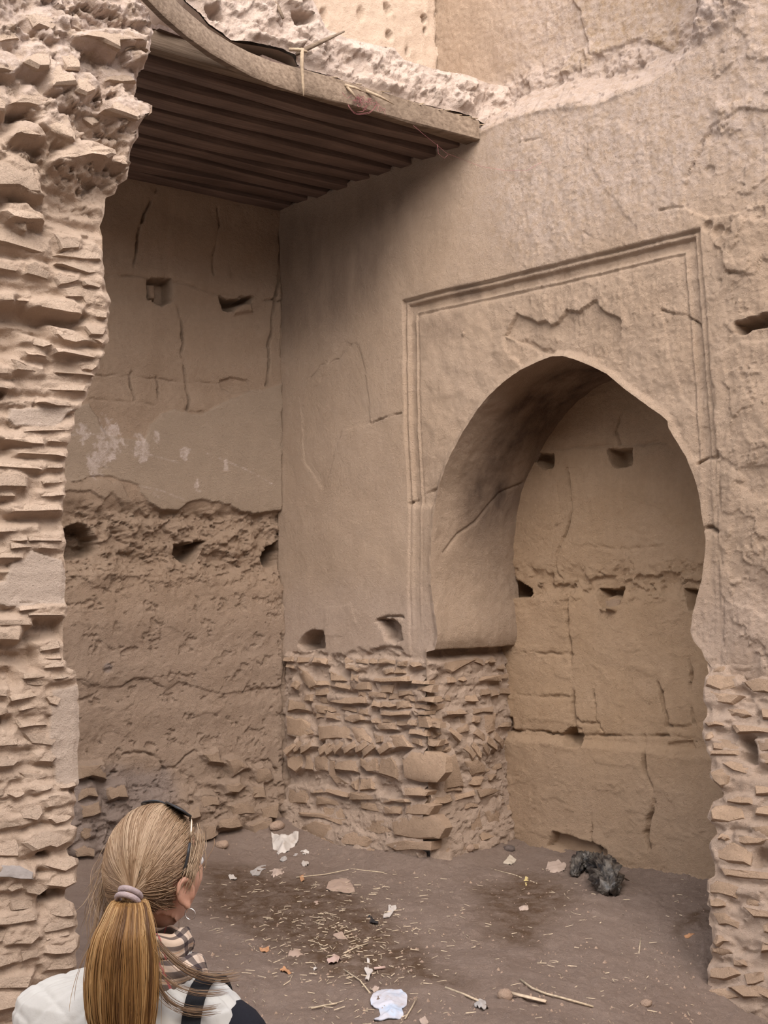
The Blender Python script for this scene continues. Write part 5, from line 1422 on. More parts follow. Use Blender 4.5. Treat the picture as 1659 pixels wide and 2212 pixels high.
sheet('tile_shard', [(632, 1846), (645, 1843), (646, 1850), (636, 1855)], M['greyp'], 'grey shard at the right corner of the off-white bag', 'shard', 0.004, 0.01, 10)
sheet('paper_scrap', [(651, 1868), (656, 1862), (668, 1866), (662, 1873), (655, 1877)], M['white'], 'small torn white paper below the pier foot, right of the bag', 'paper', 0.02, 0.008, 10)
sheet('paper_scrap', [(648, 1842), (664, 1838), (668, 1844), (656, 1849)], M['white'], 'tiny white scrap between the off-white bag and the pier', 'paper', 0.02, 0.008, 10)
sheet('paper_scrap', [(493, 1894), (500, 1890), (513, 1900), (508, 1904), (497, 1900)], M['white'], 'small bright scrap at the left edge of the dark damp patch', 'paper', 0.02, 0.008, 10)
sheet('paper_scrap', [(1184, 1864), (1205, 1860), (1224, 1868), (1218, 1884), (1200, 1890), (1176, 1886)], M['beigep'], 'beige crumpled paper beside the black plastic bag', 'paper', 0.02, 0.012, 14)
sheet('wrapper', [(1129, 1900), (1138, 1896), (1146, 1908), (1136, 1915)], M['yellow'], 'yellowish wrapper left of the beige paper', 'wrapper', 0.02, 0.008, 10)
sheet('wrapper', [(791, 1987), (798, 1984), (818, 1998), (816, 2003), (800, 1998)], M['blackp'], 'dark rolled wrapper in the middle of the damp patch', 'wrapper', 0.03, 0.015, 12)
sheet('paper_scrap', [(706, 2076), (722, 2065), (738, 2072), (730, 2082), (712, 2086)], M['pinkp'], 'pinkish paper scrap on the lower left of the damp patch', 'paper', 0.02, 0.012, 12)
sheet('leaf', [(560, 2048), (570, 2052), (580, 2044), (582, 2056), (570, 2059), (562, 2056)], M['orange'], 'orange dry leaf nearest the woman', 'leaf', 0.01, 0.01, 10)
sheet('leaf', [(604, 2094), (612, 2090), (630, 2102), (624, 2106), (610, 2102)], M['orange'], 'orange and white torn leaf below the nearest leaf', 'leaf', 0.02, 0.008, 10)
sheet('leaf', [(647, 1896), (655, 1892), (658, 1904), (650, 1906)], M['orange'], 'small rust-coloured scrap left of the cardboard', 'leaf', 0.02, 0.01, 8)
sheet('brick_chip', [(1477, 2024), (1500, 2019), (1502, 2024), (1482, 2030)], M['orange'], 'orange brick chip at the foot of the right-hand stump', 'brick chip', 0.01, 0.012, 8)
sheet('foil', [(1022, 2168), (1040, 2165), (1056, 2178), (1046, 2186), (1026, 2178)], M['greyp'], 'silver-grey foil scrap to the right of the bluish sheet', 'foil', 0.03, 0.012, 12)
sheet('paper_scrap', [(676, 2095), (682, 2091), (686, 2094), (678, 2098)], M['white'], 'tiny white fleck left of the pinkish scrap', 'paper', 0.01, 0.008, 8)
sheet('paper_strip', [(792, 2074), (798, 2074), (799, 2092), (806, 2104), (800, 2112), (796, 2122), (788, 2120), (793, 2108), (786, 2098), (794, 2092)], M['white'], 'twisted white strip standing above the bluish sheet', 'paper', 0.03, 0.015, 16)
sheet('paper_scrap', [(800, 2140), (812, 2132), (820, 2138), (808, 2146)], M['beigep'], 'beige chip touching the upper left of the bluish sheet', 'paper', 0.01, 0.01, 8)
sheet('paper_scrap', [(1010, 2212), (905, 2205), (918, 2196), (926, 2212), (916, 2222)][1:], M['beigep'], 'beige paper cut off by the lower edge of the picture', 'paper', 0.01, 0.01, 10)
sheet('mud_flake', [(718, 2020), (738, 2014), (752, 2032), (740, 2036)], M['dusty'], 'flat brown flake of mud in the twigs above the pinkish scrap', 'mud flake', 0.006, 0.012, 10)
sheet('mud_flake', [(626, 2055), (650, 2052), (662, 2068), (640, 2078), (622, 2068)], M['dusty'], 'broad flat flake of dried mud left of the twigs', 'mud flake', 0.006, 0.012, 12)
sheet('mud_flake', [(580, 1884), (612, 1880), (615, 1892), (590, 1896)], M['beigep'], 'pale lump of plaster beside the curved shard', 'plaster lump', 0.02, 0.02, 12)
sheet('mud_flake', [(668, 1950), (690, 1946), (698, 1956), (680, 1962)], M['dusty'], 'dusty flake below the cardboard in the damp earth', 'mud flake', 0.01, 0.01, 10)
sheet('plaster_chip', [(1120, 1962), (1140, 1958), (1142, 1968), (1124, 1972)], M['beigep'], 'pale plaster chip in front of the black plastic bag', 'plaster chip', 0.01, 0.01, 8)
pebble('stone', (1091, 2158), (0.042, 0.042), M['stone'], 'round brown stone beside the flat wooden slat', 'stone', 0.8)
pebble('stone', (1396, 2172), (0.035, 0.03), M['stone'], 'small stone on bare floor near the lower right', 'stone')
pebble('stone', (1010, 1838), (0.06, 0.045), M['stone'], 'loose stone fallen against the pier side', 'stone')
pebble('stone', (598, 1790), (0.07, 0.05), M['stone'], 'loose stone in the back corner above the off-white bag', 'stone')
pebble('stone', (480, 1830), (0.06, 0.05), M['stone'], 'loose stone by the back wall just right of the woman', 'stone')
pebble('clod', (1100, 1838), (0.05, 0.04), plain('burnt', (0.10, 0.075, 0.065), 0.9, 0.3, 30, 0.4), 'dark burnt clod where the pier meets the wall behind', 'clod')
M['slat'] = plain('slat', (0.50, 0.39, 0.28), 0.8, 0.2, 40, 0.3)
ground_stick('wooden_slat', [(1094, 2151), (1130, 2160), (1180, 2172)], 0.016, M['slat'], 'flat pale wooden slat beside the round stone', 'slat', 0.004, 0.4)
ground_stick('reed_stalk', [(1124, 2121), (1150, 2140), (1180, 2152), (1230, 2165), (1282, 2180)], 0.006, M['straw'], 'long pale reed stalk trailing to the right of the slat', 'reed')
ground_stick('reed_stalk', [(962, 2138), (1000, 2152), (1040, 2170)], 0.006, M['straw'], 'reed stalk pointing at the silver-grey foil', 'reed')
ground_stick('twig', [(640, 1898), (700, 1892), (760, 1880), (830, 1888)], 0.004, M['straw'], 'thin twig lying above the cardboard', 'twig')
ground_stick('twig', [(1060, 1880), (1110, 1893), (1160, 1912)], 0.005, M['straw'], 'thin twig under the yellowish wrapper', 'twig')
ground_stick('twig', [(672, 2183), (705, 2176), (728, 2172)], 0.005, M['straw'], 'twig left of the bluish sheet', 'twig')
ground_stick('twig', [(740, 2065), (770, 2050), (795, 2042)], 0.005, M['straw'], 'twig slanting through the dark damp patch', 'twig')
ground_stick('twig', [(742, 2098), (778, 2122), (800, 2150)], 0.004, M['straw'], 'twig running down to the bluish sheet', 'twig')
ground_stick('twig', [(875, 2205), (890, 2180), (900, 2160)], 0.004, M['straw'], 'thin pale stalk right of the bluish sheet', 'twig')
ground_stick('twig', [(808, 2098), (832, 2095)], 0.008, M['pinkp'], 'short pinkish stick by the twisted strip', 'stick')
ground_stick('twig', [(1380, 2065), (1384, 2030)], 0.004, M['straw'], 'lone thin straw standing pale on the bare right floor', 'twig')
ground_stick('twig', [(1350, 1900), (1390, 1925)], 0.004, plain('twig_dark', (0.16, 0.10, 0.07), 0.9, 0.2), 'dark twig right of the black plastic bag', 'twig')

# black plastic bag, knotted and half flat
def black_bag():
    path = [on_floor(1240, 1896), on_floor(1252, 1878), on_floor(1280, 1880), on_floor(1300, 1896), on_floor(1310, 1918), on_floor(1316, 1938)]
    rad = [0.03, 0.075, 0.075, 0.10, 0.125, 0.07]
    pts = []
    n = 40
    P_ = [Vector((p[0], p[1], float(floor_z(p[0], p[1])) + r * 0.75)) for p, r in zip(path, rad)]
    tt = np.linspace(0, len(P_) - 1, n)
    C_ = [tuple(np.interp(t, range(len(P_)), [p[k] for p in P_]) for k in range(3)) for t in tt]
    R_ = [float(np.interp(t, range(len(P_)), rad)) for t in tt]
    v, f = tube(C_, R_, 40)
    va = np.array(v)
    i = np.repeat(np.arange(n), 40); k = np.tile(np.arange(40), n)
    c = np.array(C_)[i]
    th = k * 2 * math.pi / 40
    rg = 0.22 - np.abs(perlin(np.cos(th) * 1.6 + i * 0.16, np.sin(th) * 1.6 + i * 0.05, 5)) * 1.5
    rg = rg + 0.6 * (0.2 - np.abs(perlin(np.cos(th) * 4 + i * 0.1, np.sin(th) * 4 + 7 + i * 0.3, 6)) * 1.2)
    va[:len(i)] = c + (va[:len(i)] - c) * (0.85 + 1.1 * rg)[:, None]
    va[:, 2] = np.maximum(va[:, 2], floor_z(va[:, 0], va[:, 1]) + 0.002)
    m = MB('plastic_black_dusty')
    col = m.mix(m.ramp(m.noise(12, 5, 0.65), 0.42, 0.62), (0.018, 0.017, 0.018), (0.14, 0.12, 0.10))
    mat = m.done(col, 0.35, m.bump(m.noise(40, 5, 0.6, stretch=(1, 1, 0.4)), 0.7, 0.02), 0.5)
    o = pymesh('plastic_bag', va - np.array(C_[20]), f, mat)
    o.location = C_[20]
    tag(o, 'crumpled black plastic bag in front of the wall behind the arch', 'bag')


black_bag()

# chaff, straw and grit too small to count
def clear_of_walls(p):
    q = np.array([p[0], p[1], 0.0]) - CORNER
    da, db, sa = float(q @ NA), float(q @ NB), float(q @ UA)
    return db > 0.08 and da > -0.95 and (da > 0.1 or 1.85 < sa < 4.0)


def chaff():
    V, Fc = [], []
    for _ in range(900):
        if rng.random() < 0.7:
            px, py = rng.gauss(730, 120), rng.gauss(2020, 75)
        else:
            px, py = rng.uniform(450, 1500), rng.uniform(1880, 2230)
        if py < 1875 or px < 430 or px > 1510:
            continue
        p = on_floor(px, py)
        if not clear_of_walls(p):
            continue
        a = rng.uniform(0, 6.28); L = rng.uniform(0.01, 0.06); w = rng.uniform(0.001, 0.0028)
        dx, dy = math.cos(a), math.sin(a)
        z0 = float(floor_z(p[0], p[1])) + 0.004
        b = len(V)
        for sx in (-1, 1):
            zz = z0 + rng.uniform(0, 0.012)
            V += [(p[0] + dx * L * sx / 2 - dy * w, p[1] + dy * L * sx / 2 + dx * w, zz), (p[0] + dx * L * sx / 2 + dy * w, p[1] + dy * L * sx / 2 - dx * w, zz), (p[0] + dx * L * sx / 2, p[1] + dy * L * sx / 2, zz + w * 1.5)]
        Fc += [(b, b + 3, b + 4, b + 1), (b + 1, b + 4, b + 5, b + 2), (b + 2, b + 5, b + 3, b)]
    o = pymesh('straw_litter', V, Fc, M['straw'], None, False)
    tag(o, 'loose straw and chaff strewn over the damp floor', 'straw', kind='stuff')
    V, Fc = [], []
    for _ in range(1500):
        px, py = rng.uniform(430, 1530), 1790 + 440 * rng.random() ** 0.8
        if py < 1800 + max(0, min(px - 600, 300)) * 0.25:
            continue
        p = on_floor(px, py)
        if not clear_of_walls(p):
            continue
        r = 0.004 + 0.010 * rng.random() ** 3
        z0 = float(floor_z(p[0], p[1]))
        b = len(V)
        a = rng.uniform(0, 2)
        for k in range(4):
            V.append((p[0] + r * math.cos(a + k * 1.57) * rng.uniform(.7, 1.3), p[1] + r * math.sin(a + k * 1.57) * rng.uniform(.7, 1.3), z0 - 0.002))
        V.append((p[0], p[1], z0 + r * rng.uniform(.6, 1.2)))
        Fc += [(b, b + 1, b + 4), (b + 1, b + 2, b + 4), (b + 2, b + 3, b + 4), (b + 3, b, b + 4)]
    o = pymesh('grit', V, Fc, M['stone'], None, False)
    tag(o, 'grit and crumbs of mud scattered on the floor', 'grit', kind='stuff')


chaff()
# ------------------------------------------------------------------ the woman looking into the court
PX, PY = float(at(316, 2100, 2.46)[0]), 2.46
PZ = float(floor_z(PX, PY))
BAZ = math.radians(12)                   # body turned a little to the right
HAZ = math.radians(40)                   # head turned further
person = empty('person', (PX, PY, PZ))
tag(person, 'woman seen from behind with a blonde ponytail, white quilted vest and plaid scarf', 'person')


def body(x, y, z):
    return np.array([PX + x * math.cos(BAZ) + y * math.sin(BAZ), PY - x * math.sin(BAZ) + y * math.cos(BAZ), z])


HC = at(340, 1880, 2.47)                 # middle of the skull
HTILT = math.radians(6)


def head(x, y, z):
    y2 = y * math.cos(HTILT) - z * math.sin(HTILT); z2 = y * math.sin(HTILT) + z * math.cos(HTILT)
    return np.array([HC[0] + x * math.cos(HAZ) + y2 * math.sin(HAZ), HC[1] - x * math.sin(HAZ) + y2 * math.cos(HAZ), HC[2] + z2])


def heads(P_):
    P_ = np.asarray(P_, float)
    return np.array([head(*p) for p in P_])


# --- body: skinned skeleton and modelled head, fused into one skin
def body_mesh():
    vs_, es, rs = [], [], []
    def add(p, r, par=None):
        vs_.append(tuple(p)); rs.append(r)
        if par is not None:
            es.append((par, len(vs_) - 1))
        return len(vs_) - 1
    zb = PZ
    pel = add(body(0, 0, .88 + zb), (.125, .10))
    sp = add(body(0, -.005, 1.02 + zb), (.108, .088), pel)
    ch = add(body(0, -.01, 1.17 + zb), (.125, .095), sp)
    nb = add(body(0, -.015, 1.33 + zb), (.062, .058), ch)
    nk = add(head(0, -.03, -.115), (.050, .052), nb)
    add(head(0, -.005, -.02), (.055, .06), nk)
    for s_ in (-1, 1):
        sh = add(body(s_ * .165, -.01, 1.265 + zb), (.05, .05), ch)
        el = add(body(s_ * .225, -.03, 1.0 + zb), (.038, .038), sh)
        wr_ = add(body(s_ * .235, .05, .78 + zb), (.025, .027), el)
        pm = add(body(s_ * .235, .075, .71 + zb), (.018, .036), wr_)
        for k, (L, off) in enumerate(((.075, .030), (.085, .010), (.078, -.010), (.060, -.030))):
            a = add(body(s_ * .235, .085 + off, .665 + zb), (.0095, .0095), pm)
            b = add(body(s_ * .228, .092 + off, .665 - L * .55 + zb), (.0085, .0085), a)
            add(body(s_ * .212, .094 + off, .665 - L + zb), (.007, .007), b)
        t1 = add(body(s_ * .222, .115, .705 + zb), (.012, .012), pm)
        add(body(s_ * .212, .135, .665 + zb), (.009, .009), t1)
        hp = add(body(s_ * .09, 0, .80 + zb), (.088, .088), pel)
        kn = add(body(s_ * .10, .02, .46 + zb), (.055, .058), hp)
        an = add(body(s_ * .10, -.02, .08 + zb), (.038, .042), kn)
        add(body(s_ * .115, .12, .035 + zb), (.036, .028), an)
    me = bpy.data.meshes.new('skeleton')
    me.from_pydata(vs_, es, [])
    o = bpy.data.objects.new('skeleton', me)
    COL.objects.link(o)
    o.modifiers.new('skin', 'SKIN')
    sv = me.skin_vertices[0].data
    for i, r in enumerate(rs):
        sv[i].radius = r
    sv[0].use_root = True
    o.modifiers.new('sub', 'SUBSURF').levels = 2
    dg = bpy.context.evaluated_depsgraph_get()
    em = bpy.data.meshes.new_from_object(o.evaluated_get(dg))
    bm = bmesh.new(); bm.from_mesh(em)
    # head
    hv = []
    NU, NV = 64, 44
    for j in range(NV + 1):
        th = math.pi * j / NV
        for i in range(NU):
            ph = 2 * math.pi * i / NU
            dx, dy, dz = math.sin(th) * math.sin(ph), math.sin(th) * math.cos(ph), math.cos(th)
            x, y, z = .073 * dx, .094 * dy, .112 * dz
            lowf = max(0.0, min(1.0, (-z - .01) / .10))
            x *= 1 - .36 * lowf ** 1.3
            if y < 0:
                y *= 1 - .45 * lowf
            else:
                y = y * (1 - .10 * lowf) + .012 * lowf
            g = lambda cx, cz, sx, sz: math.exp(-((x - cx) / sx) ** 2 - ((z - cz) / sz) ** 2) * (dy > 0)
            y += .022 * g(0, -.030, .011, .016) + .012 * g(0, -.008, .009, .022)            # nose
            y += .006 * (g(.030, .022, .02, .009) + g(-.030, .022, .02, .009))              # brows
            y -= .008 * (g(.030, .002, .014, .011) + g(-.030, .002, .014, .011))            # eye sockets
            y += .006 * g(0, -.060, .020, .005) + .006 * g(0, -.070, .017, .005) - .004 * g(0, -.065, .02, .002)
            y += .008 * g(0, -.098, .02, .014)                                              # chin
            x += (.006 if x > 0 else -.006) * math.exp(-((z + .025) / .02) ** 2 - ((y - .055) / .03) ** 2)   # cheekbones
            hv.append(head(x, y, z))
    base = [bm.verts.new(tuple(p)) for p in hv]
    for j in range(NV):
        for i in range(NU):
            a, b = base[j * NU + i], base[j * NU + (i + 1) % NU]
            c, d = base[(j + 1) * NU + (i + 1) % NU], base[(j + 1) * NU + i]
            bm.faces.new((a, d, c, b))
    # ears: a rim, a bowl and a lobe
    for s_ in (-1, 1):
        rim = []
        for k in range(15):
            a = math.radians(-70 + 290 * k / 14)
            rim.append(head(s_ * (.076 + .010 * abs(math.sin(a / 2 + .6))), -.004 - .017 * math.cos(a) - .004 * math.sin(a), -.030 + .027 * math.sin(a) + (0.002 if a < 0 else 0)))
        v, f = tube(rim, [.0055] * 15, 8)
        bb = [bm.verts.new(p) for p in v]
        for q in f:
            bm.faces.new([bb[i] for i in q])
        for (cx, cy, cz, rx, ry, rz) in ((.074, -.002, -.031, .008, .014, .023), (.077, .004, -.058, .006, .009, .010)):
            r = bmesh.ops.create_icosphere(bm, subdivisions=3, radius=1)
            for w in r['verts']:
                w.co = Vector(head(s_ * cx + w.co.x * rx, cy + w.co.y * ry, cz + w.co.z * rz))
    bm.to_mesh(em); bm.free()
    o2 = bpy.data.objects.new('fuse', em)
    COL.objects.link(o2)
    rm = o2.modifiers.new('r', 'REMESH'); rm.mode = 'VOXEL'; rm.voxel_size = 0.0045
    sm = o2.modifiers.new('s', 'SMOOTH'); sm.iterations = 4; sm.factor = 0.5
    dg = bpy.context.evaluated_depsgraph_get()
    out = bpy.data.meshes.new_from_object(o2.evaluated_get(dg))
    for q in (o, o2):
        bpy.data.objects.remove(q)
    bm = bmesh.new(); bm.from_mesh(out)                       # keep the one outer skin
    bm.verts.ensure_lookup_table()
    left = set(bm.verts); best = []
    while left:
        st = [left.pop()]; comp = [st[0]]
        while st:
            v = st.pop()
            for e in v.link_edges:
                w = e.other_vert(v)
                if w in left:
                    left.discard(w); st.append(w); comp.append(w)
        if len(comp) > len(best):
            best = comp
    keep = set(best)
    bmesh.ops.delete(bm, geom=[v for v in bm.verts if v not in keep], context='VERTS')
    bm.to_mesh(out); bm.free()
    out.name = 'body'
    out.polygons.foreach_set('use_smooth', [True] * len(out.polygons))
    return out


m = MB('skin')
sc_ = m.mix(m.ramp(m.noise(20, 4), 0.3, 0.7), (0.52, 0.27, 0.18), (0.60, 0.34, 0.24))
M['skin'] = m.done(sc_, 0.5, m.bump(m.noise(300, 3), 0.15, 0.002), 0.35)
m.b.inputs['Subsurface Weight'].default_value = 0.12
m.b.inputs['Subsurface Radius'].default_value = (0.012, 0.004, 0.002)
link('body', body_mesh(), M['skin'], person)
for s_ in (-1, 1):
    bm = bmesh.new(); bmesh.ops.create_uvsphere(bm, u_segments=16, v_segments=10, radius=.0115)
    me = bpy.data.meshes.new('eye'); bm.to_mesh(me); bm.free()
    me.transform(Matrix.Translation(Vector(head(s_ * .030, .0775, .002))))
    me.materials.append(plain('eye_white', (0.7, 0.68, 0.66), 0.2, 0.02))
    link('eye', me, None, person)

# --- hair
TIE = np.array([0.050, -0.102, -0.010])
HCEN = np.array([0, -0.006, 0.006])
HRAD = np.array([0.082, 0.102, 0.118])


def hair_mat(name, dark, mid, light, rough=0.42):
    m = MB(name)
    tn = m.attr('tone')
    c = m.mix(m.ramp(tn, 0.0, 0.55), dark, mid)
    c = m.mix(m.ramp(tn, 0.5, 1.0), c, light)
    return m.done(c, rough, None, 0.35)


M['hair'] = hair_mat('hair_blonde', (0.11, 0.06, 0.032), (0.27, 0.163, 0.088), (0.52, 0.375, 0.245))
M['tail'] = hair_mat('hair_golden', (0.10, 0.045, 0.016), (0.30, 0.155, 0.052), (0.55, 0.36, 0.17))


def unit(v):
    return v / np.linalg.norm(v)


TD = unit((TIE - HCEN) / HRAD)


def hair_dir(d, infl):
    return HCEN + d * HRAD * infl


def strand_mesh(name, paths, radii, tones, mat, parent, n=3):
    V, Fc, T = [], [], []
    for pth, r, tn in zip(paths, radii, tones):
        P_ = np.asarray(pth)
        k = len(P_)
        t = np.gradient(P_, axis=0); t /= np.linalg.norm(t, axis=1)[:, None] + 1e-12
        up = np.array([0.31, 0.17, 0.93])
        x = np.cross(t, up); x /= np.linalg.norm(x, axis=1)[:, None] + 1e-9
        y = np.cross(t, x)
        rr = r * np.concatenate([np.ones(k - 2), [0.7, 0.3]])
        b = len(V)
        for q in range(n):
            a = 2 * math.pi * q / n
            V.append(P_ + (x * math.cos(a) + y * math.sin(a)) * rr[:, None])
        T.append(np.tile(np.broadcast_to(np.asarray(tn, float), (k,)), n))
    # stack: each strand gave n arrays of k points
    co = np.concatenate(V)
    off = 0; Q = []
    for pth in paths:
        k = len(pth)
        for q in range(n):
            i = np.arange(k - 1)
            a = off + q * k + i; b = off + ((q + 1) % n) * k + i
            Q.append(np.stack([a, b, b + 1, a + 1], 1))
        off += k * n
    return npmesh(name, co, np.concatenate(Q), mat, parent, {'tone': np.concatenate(T)})


def hair_ok(d):
    x, y, z = d
    if y > 0.42 and z < 0.62 - 0.25 * abs(x):
        return False                       # face
    if y > -0.12 and z < 0.05 and abs(x) > 0.4:
        return False                       # ears and temples
    if z < -0.52:
        return False
    return True


def head_hair():
    r_ = np.random.default_rng(21)
    paths, rad, tone = [], [], []
    while len(paths) < 4800:
        d = unit(r_.normal(size=3))
        if not hair_ok(d):
            continue
        dot = float(np.dot(d, TD)); om = math.acos(max(-1, min(1, dot)))
        if om < 0.12:
            continue
        infl = r_.uniform(0.99, 1.045)
        lump = 0.03 * float(perlin(np.array([d[0] * 3 + 5]), np.array([d[2] * 3 + d[1]]), 8)[0])
        side = unit(np.cross(d, TD)) * r_.normal() * 0.05
        pts = []
        K = 12
        for k in range(K):
            t = k / (K - 1)
            q = (math.sin((1 - t) * om) * d + math.sin(t * om) * TD) / math.sin(om)
            q = unit(q + side * math.sin(math.pi * t))
            conv = sst(0.75, 1.0, t)
            f = (infl + lump) * (1 - conv) + 1.0 * conv
            p = hair_dir(q, f)
            # towards the tie the strands gather in a ring
            if t > 0.8:
                p = p + (TIE - hair_dir(TD, 1.0)) * ((t - 0.8) / 0.2)
            pts.append(p)
        paths.append(heads(pts))
        rad.append(r_.uniform(.0006, .0010))
        cl = float(fbm(np.array([d[0] * 2 + 3]), np.array([d[2] * 2 + d[1] * 1.3]), 2.2, 3, 9)[0])
        tone.append(float(np.clip(0.52 + 0.55 * cl + 0.25 * d[2] - 0.06 - 0.2 * max(0.0, 0.15 - d[2]) + r_.normal() * 0.10, 0, 1)))
    # flyaway wisps on the left of the head and nape
    for _ in range(240):
        d = unit(np.array([-1.0 + r_.normal() * .25, r_.normal() * .45 - .15, r_.normal() * .45 - 0.1]))
        p0 = hair_dir(d, 1.0); o1 = d * HRAD * r_.uniform(.05, .28)
        L = r_.uniform(.04, .12)
        p1 = p0 + o1 + np.array([0, -.01, -L * .4]); p2 = p0 + o1 * 1.3 + np.array([r_.normal() * .015, -.02, -L])
        p3 = p0 + o1 * r_.uniform(.6, 1.7) + np.array([r_.normal() * .02, -.03, -L * 1.5])
        paths.append(heads(bez(p0, p1, p2, p3, 9))); rad.append(.0005); tone.append(float(r_.uniform(.45, 1)))
    for _ in range(90):                     # strands before the right ear and at the temple
        p0 = np.array([.066 + r_.normal() * .004, .045 + r_.normal() * .012, .055 + r_.normal() * .012])
        p3 = np.array([.086 + r_.normal() * .003, .002 + r_.normal() * .012, -.014 + r_.normal() * .010])
        paths.append(heads(bez(p0, p0 + (.012, 0, -.02), p3 + (.006, .01, .02), p3, 8))); rad.append(.0008); tone.append(float(r_.uniform(.4, 1)))
    o = strand_mesh('hair', paths, rad, tone, M['hair'], person)
    # close-lying under-hair
    NU, NV = 56, 40
    V, ok = [], []
    for j in range(NV + 1):
        for i in range(NU):
            th = math.pi * j / NV; ph = 2 * math.pi * i / NU
            d = np.array([math.sin(th) * math.sin(ph), math.sin(th) * math.cos(ph), math.cos(th)])
            V.append(hair_dir(d, 0.985)); ok.append(hair_ok(d))
    Fc = [(j * NU + i, (j + 1) * NU + i, (j + 1) * NU + (i + 1) % NU, j * NU + (i + 1) % NU) for j in range(NV) for i in range(NU)]
    Fc = [f for f in Fc if all(ok[i] for i in f)]
    pymesh('under_hair', heads(V), Fc, M['hair'], o, True, None, {'tone': np.full(len(V), 0.28)})


head_hair()
TW = head(*TIE)
BACK = head(TIE[0] + .25, TIE[1] - .97, TIE[2]) - TW
PTC = [TW, TW + BACK * .016 + (0, 0, -.018), at(279, 1946, 2.350), at(275, 1978, 2.332), at(268, 2020, 2.315), at(264, 2075, 2.308), at(262, 2135, 2.305), at(262, 2200, 2.31), at(268, 2265, 2.32), at(274, 2320, 2.335)]
PTW = [.014, .018, .030, .041, .053, .061, .063, .058, .044, .024]
PTD = [.014, .018, .026, .030, .033, .033, .031, .027, .022, .014]


def tail():
    r_ = np.random.default_rng(33)
    K = 18
    tk = np.linspace(0, 1, len(PTC))
    C_ = np.array(PTC)
    def cm(t, arr):
        arr = np.asarray(arr, float)
        x = t * (len(arr) - 1); i = min(int(x), len(arr) - 2); f = x - i
        p0, p1, p2, p3 = arr[max(i - 1, 0)], arr[i], arr[i + 1], arr[min(i + 2, len(arr) - 1)]
        return 0.5 * ((2 * p1) + (-p0 + p2) * f + (2 * p0 - 5 * p1 + 4 * p2 - p3) * f * f + (-p0 + 3 * p1 - 3 * p2 + p3) * f ** 3)
    paths, rad, tone = [], [], []
    X1 = np.array([1.0, 0.05, 0]); Y1 = np.array([-0.05, 1.0, 0])
    X0 = unit(np.cross(BACK, [0, 0, 1.0])); Y0 = np.array([0, 0.35, 0.94])
    if X0[0] < 0:
        X0 = -X0
    def ax(t):
        w = sst(0.02, 0.24, t)
        return X0 * (1 - w) + X1 * w, Y0 * (1 - w) + Y1 * w
    for _ in range(2100):
        rr = math.sqrt(r_.random()) if r_.random() < .5 else r_.uniform(.85, 1.03)
        a = r_.uniform(0, 2 * math.pi)
        u, v = rr * math.cos(a), rr * math.sin(a)
        tmax = r_.uniform(.75, 1.0)
        ph, am = r_.uniform(0, 6), r_.uniform(.0, .004)
        pts = []
        for k in range(K):
            t = tmax * k / (K - 1)
            c = cm(t, C_); w = float(cm(t, PTW)); dd = float(cm(t, PTD))
            X, Yv = ax(t)
            wob = am * math.sin(7 * t + ph) * min(1, 3 * t)
            pts.append(c + X * (u * w + wob) + Yv * (v * dd + wob * .5))
        paths.append(np.array(pts)); rad.append(r_.uniform(.0007, .0014))
        cl = float(fbm(np.array([u * 2.4 + 1]), np.array([v * 0.8]), 1.7, 3, 12)[0])
        tt_ = np.linspace(0, tmax, K)
        tone.append(np.clip(0.36 + 0.75 * cl + 0.25 * (u < -.72) + r_.normal() * 0.15 + 0.35 * np.exp(-tt_ * 7), 0, 1))  # lit left edge and highlight near the tie put into the tone
    for _ in range(60):
        a = r_.uniform(0, 6.28); t0 = r_.uniform(.1, .5)
        X, Yv = ax(t0)
        c = cm(t0, C_) + X * math.cos(a) * float(cm(t0, PTW)) + Yv * math.sin(a) * float(cm(t0, PTD))
        e = c + np.array([math.cos(a) * r_.uniform(.01, .04), math.sin(a) * .02, -r_.uniform(.06, .16)])
        paths.append(np.array(bez(c, c + (math.cos(a) * .02, 0, -.02), e + (0, 0, .03), e, K))); rad.append(.0005); tone.append(float(r_.uniform(.5, 1)))
    o = strand_mesh('ponytail', paths, rad, tone, M['tail'], person)
    o['label'] = 'golden brown ponytail hanging down the back'
    core = [cm(t, C_) for t in np.linspace(0, .97, 20)]
    v, f = tube(core, [(float(cm(t, PTD)) * .86, float(cm(t, PTW)) * .88) for t in np.linspace(0, .97, 20)], 16)
    # orient the flat of the core across the back
    va = np.array(v)
    for i, c in enumerate(core):
        t = .97 * i / 19
        X, Yv = ax(t)
        for k in range(16):
            a = 2 * math.pi * k / 16
            va[i * 16 + k] = c + X * math.cos(a) * float(cm(t, PTW)) * .88 + Yv * math.sin(a) * float(cm(t, PTD)) * .86
    pymesh('ponytail_core', va, f, M['tail'], o, True, None, {'tone': np.full(len(va), .18)})


tail()
M['tie'] = plain('hair_tie', (0.36, 0.28, 0.27), 0.8, 0.15, 80, 0.4)


def torus(name, c, axis, R, r, mat, parent, nu=40, nv=12, sq=1.0):
    ax = Vector(axis).normalized(); x = ax.cross(Vector((0, 0, 1))).normalized(); y = ax.cross(x)
    V, Fc = [], []
    for i in range(nu):
        a = 2 * math.pi * i / nu
        d = x * math.cos(a) + y * math.sin(a)
        for j in range(nv):
            b = 2 * math.pi * j / nv
            V.append(tuple(Vector(c) + d * (R + r * math.cos(b)) + ax * (r * sq * math.sin(b))))
    for i in range(nu):
        for j in range(nv):
            Fc.append((i * nv + j, ((i + 1) % nu) * nv + j, ((i + 1) % nu) * nv + (j + 1) % nv, i * nv + (j + 1) % nv))
    return pymesh(name, V, Fc, mat, parent)


